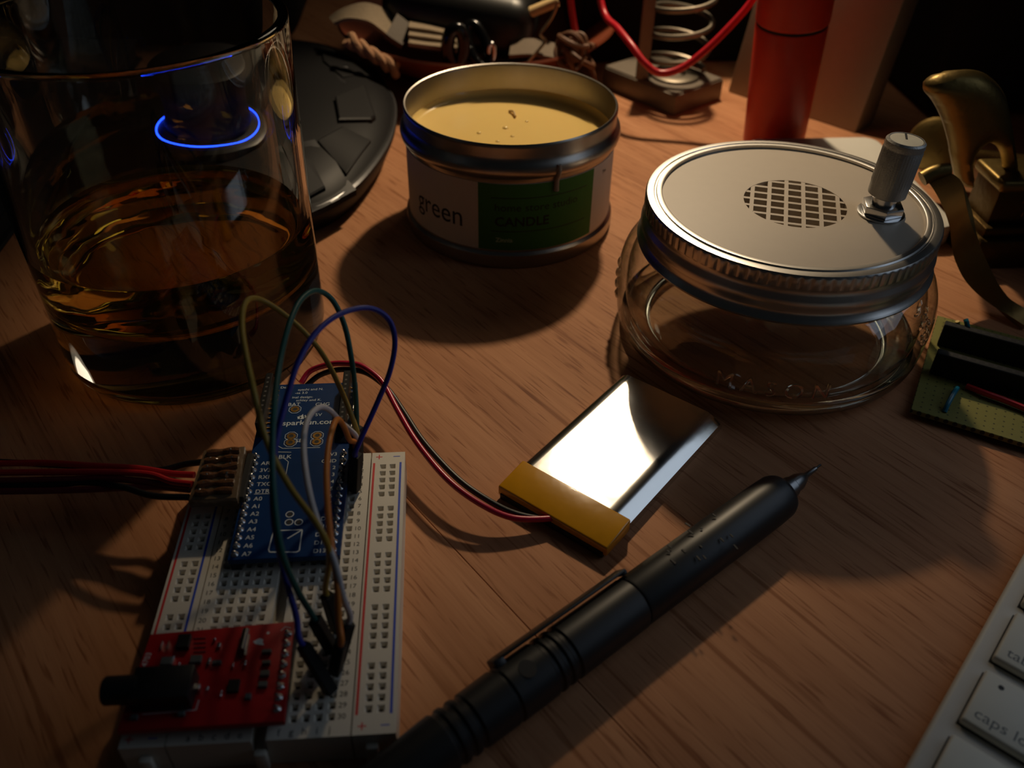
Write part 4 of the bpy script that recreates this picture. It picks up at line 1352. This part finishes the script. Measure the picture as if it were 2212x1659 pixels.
MB().tube([c0 + Vector((5, 0, -4)), c0 + Vector((10, -2, -12)), c0 + Vector((11, -3, -22)), c0 + Vector((8, -2, -c0.z + 14))], 1.3, 8).build('cord_tail', M_lea, kn)
cdd = MB().ribbon([aty(1105, 92, 322), aty(1150, 86, 322), aty(1205, 98, 322)], [aty(1100, 122, 312), aty(1150, 120, 312), aty(1200, 128, 312)], 2.0).build('folded_card', mat('grey_brown_card', lin(112, 98, 82), 0.8), None)
tag(cdd, 'small folded grey brown card under the bent wire', 'card')

# ================================================================== black navigation controller with blue ring
nc = thing('navigation_controller', 'black 3D navigation controller with a glowing blue ring and keys', 'controller', (-54, 262, 0))
half = [(-40, 370), (-22, 362), (1, 334), (14, 297), (18.4, 270), (16.8, 237), (9.5, 206), (1, 186), (-10, 173.5), (-28, 164), (-46, 161.5)]
outl = half + [(-108 - x, y) for x, y in reversed(half)]
ol = catmull([Vector((x, y, 0)) for x, y in outl + outl[:1]], 4)[:-1]
lv = [(0.0, 0.93), (1.5, 0.945), (10, 1.0), (12.5, 1.0), (13.5, 0.985), (13.8, 0.975), (14.4, 0.97), (19, 0.86), (22.5, 0.70), (24.8, 0.52), (26, 0.36)]
vs, fs = [], []
cx, cy = -54, 258
for z, s in lv:
    vs += [(cx + (p.x - cx) * s, cy + (p.y - cy) * s, z) for p in ol]
n = len(ol)
for k in range(len(lv) - 1):
    for i in range(n):
        j = (i + 1) % n
        fs.append([k * n + i, k * n + j, (k + 1) * n + j, (k + 1) * n + i])
fs += [list(range(n))[::-1], [(len(lv) - 1) * n + i for i in range(n)]]
M_nc = mat('soft_black_casing', lin(20, 20, 22), 0.5, var=0.1, Specular_IOR_Level=0.2)
MB().add(vs, fs).build('casing', M_nc, nc, 50)
MB().add([(cx + (p.x - cx) * s, cy + (p.y - cy) * s, z) for s, z in ((1.0, 12.4), (1.004, 12.9), (0.99, 13.6)) for p in ol],
         [[k * n + i, k * n + (i + 1) % n, (k + 1) * n + (i + 1) % n, (k + 1) * n + i] for k in range(2) for i in range(n)]).build('edge_trim', mat('grey_trim', lin(90, 90, 92), 0.3, 0.6), nc, 60)
PX, PY = -53, 226
MB().lathe([(0, 20), (29.5, 20), (29.5, 26.3), (27.6, 27.6), (0, 27.6)], 64, cx=PX, cy=PY).build('puck_base', M_black, nc)
MB().lathe([(24.2, 27.5), (24.9, 27.5), (24.8, 27.9), (24.2, 27.9)], 96, cx=PX, cy=PY, closed=True).build('light_ring', emit('blue_led_ring', (0.01, 0.05, 1.0), 6.5), nc, label='glowing blue light ring')
MB().lathe([(0, 28), (19.5, 28), (20.5, 30), (19.0, 36), (19.5, 42), (22, 49), (22.2, 52), (20.5, 53.2), (0, 53.6)], 64, cx=PX, cy=PY).build('puck', M_nc, nc)
M_keyg = mat('dark_grey_key', lin(40, 40, 42), 0.5, Specular_IOR_Level=0.25)
c9 = lambda x, y: (600 + x / 3.95, 60 + y / 3.95)


def dome(x, y):
    """height of the casing above the desk"""
    a = math.atan2(y - cy, x - cx)
    k = min(range(n), key=lambda i: abs((math.atan2(ol[i].y - cy, ol[i].x - cx) - a + math.pi) % (2 * math.pi) - math.pi))
    s_ = math.hypot(x - cx, y - cy) / math.hypot(ol[k].x - cx, ol[k].y - cy)
    return float(np.interp(-s_, [-1.0, -0.97, -0.86, -0.70, -0.52, -0.36], [12.5, 14.4, 19, 22.5, 24.8, 26]))


def nkey(name, quad, z, h, m):
    q = [at(*c9(*p_), z) for p_ in quad]
    q = [Vector((p_.x, p_.y, dome(p_.x, p_.y))) for p_ in q]
    c_ = sum((p_ for p_ in q), Vector()) / len(q)
    k_ = len(q)
    low = [p_ - Vector((0, 0, 2)) for p_ in q]
    mid = [p_ + Vector((0, 0, h * 0.75)) for p_ in q]
    top_ = [c_ + (p_ - c_) * 0.93 + Vector((0, 0, h)) for p_ in q]
    return MB().add(low + mid + top_, [[l * k_ + i, l * k_ + (i + 1) % k_, (l + 1) * k_ + (i + 1) % k_, (l + 1) * k_ + i] for l in range(2) for i in range(k_)] + [list(range(k_))[::-1], [2 * k_ + i for i in range(k_)]]).build(name, m, nc, 20)


nkey('wide_key', [(500, 700), (745, 530), (835, 760), (800, 800), (530, 870)], 19, 2.2, M_nc)
nkey('number_key', [(380, 250), (560, 190), (740, 360), (560, 480), (400, 350)], 20, 1.0, M_nc)
nkey('side_key', [(350, 1040), (560, 900), (790, 930), (580, 1200)], 19, 1.0, M_nc)
nkey('grey_panel', [(200, 1110), (330, 1070), (660, 1300), (400, 1440), (240, 1510)], 17, 0.6, M_keyg)
nkey('small_key', [(215, 1180), (300, 1190), (400, 1320), (230, 1400)], 19, 1.8, M_keyg)
nl = MB()
p = at(*c9(560, 340), 21.55)
nl.text('3', 5.5, 0, -2, 0, 0.03, M=Matrix.Translation(p) @ Matrix.Rotation(math.radians(115), 4, 'Z'))
nl.build('key_number', mat('grey_key_print', lin(120, 120, 122), 0.5), nc, 0)
MB().ribbon([at(*c9(400, 345), 22.5), at(*c9(570, 490), 22.3)], [at(*c9(430, 335), 22.5), at(*c9(590, 475), 22.3)], 1.0, sub=3).build('grey_bar', M_keyg, nc)

# ================================================================== dark things standing at the back
db = thing('black_speaker', 'tall black box speaker behind the soldering stand', 'speaker', (178, 400, 0))
MB().box(112, 232, 366, 450, 0, 118, 3, 2).build('cabinet', M_blackmatte, db)
MB().box(118, 226, 364.6, 367, 8, 112, 1, 1).build('front_grille', mat('black_grille_cloth', lin(14, 14, 14), 0.95, bump=0.5, bscale=3000), db)
db = thing('black_equipment_case', 'large black equipment case behind the brass ornament', 'case', (350, 380, 0))
MB().box(284, 470, 283, 470, 2, 128, 3, 2).build('housing', M_blackmatte, db)
for x, z in ((352, 78), (338, 42)):
    MB().lathe([(0, 0), (3.5, 0), (3.2, 3.5), (2.4, 4.2), (0, 4.2)], 20, M=Matrix.Translation((x, 283, z)) @ rot_to((0, -1, 0)).to_4x4()).build('knob', M_silver, db)
for x in (298, 457):
    for y in (297, 457):
        MB().lathe([(0, 0), (7, 0), (7, 2.2), (0, 2.2)], 16, cx=x, cy=y).build('foot', M_black, db)
bg_ = MB().box(-330, -42, 396, 490, 0, 96, 16, 4).build('backdrop_block', mat('backdrop_black', lin(15, 15, 16), 0.9, bump=0.4), None)  # made-up dark mass, added to hide the lit desk behind the controller
tag(bg_, 'added dark bag behind the black navigation controller', 'block')

dark_fil = thing('dark_filler', 'added black notebook lying beyond the glass tumbler', 'filler', (-235, 270, 0))  # made-up black layers, added so the desk beyond the tumbler stays dark
MB().box(-340, -128.5, 149, 384, 0.0, 1.6, 0.6, 1).build('filler_skin', M_blackmatte, dark_fil)
MB().box(-338, -131, 151, 382, 1.6, 10.0, 0.3, 1).build('filler_core', mat('dark_filler_core', lin(30, 29, 28), 0.9), dark_fil)
MB().box(-340, -128.5, 149, 384, 10.0, 11.8, 0.7, 2).build('filler_skin', M_blackmatte, dark_fil)

# ================================================================== desk lamp (above the frame) and monitor (beyond the frame, to the side)
dl = thing('desk_lamp', 'grey metal desk lamp lighting the desk from above', 'lamp', (330, 560, 0))
M_lamp = mat('lamp_enamel', lin(120, 120, 118), 0.4)
ld = (LAMP_AIM - LAMP).normalized()
MLH = Matrix.Translation(LAMP - ld * 6) @ rot_to(-ld).to_4x4()
MB().lathe([(74, -4), (75, -4), (75.5, 0), (56, 52), (30, 84), (12, 92), (0, 92), (0, 89), (11, 89), (28, 81), (54, 51), (73.5, 0)], 64, M=MLH).build('lamp_shade', M_lamp, dl)
MB().lathe([(0, 12), (72, 12), (72, 14), (0, 14)], 64, M=MLH).build('diffuser', emit('warm_diffuser', (1.0, 0.83, 0.62), 1.8), dl)
MB().lathe([(0, 0), (70, 0), (72, 3), (68, 14), (20, 20), (0, 20)], 48, cx=330, cy=560).build('lamp_base', M_lamp, dl)
MB().tube([(330, 560, 15), (330, 560, 430)], 7, 16, spline=False).build('column', M_lamp, dl)
MB().tube([(330, 560, 425), LAMP - ld * 94], 6, 16, spline=False).build('arm', M_lamp, dl)
mo = thing('computer_monitor', 'computer monitor standing beyond the keyboard', 'monitor', (442, -45, 0), 0)
nf = Vector((-0.712, -0.702, 0)).normalized()
sd = Vector((0.702, -0.712, 0)).normalized()
MM = Matrix((sd.to_4d(), Vector((0, 0, 1, 0)), nf.to_4d(), Vector((442, -45, 0, 1)))).transposed()
for r_ in range(3):
    MM[3][r_] = 0.0
MB().box(-240, 240, 90, 390, -18, 0, 3, 2, M=MM).build('monitor_housing', M_black, mo)
MB().box(-226, 226, 104, 376, -0.5, 0.6, M=MM).build('screen', emit('dim_screen', (0.66, 0.80, 1.0), 0.7), mo, 0)
MB().box(-40, 40, 0, 120, -34, -18, 2, 1, M=MM).build('monitor_neck', M_alu, mo)
MB().box(-100, 100, 0, 8, -110, 60, 2, 1, M=MM).build('monitor_foot', M_alu, mo)
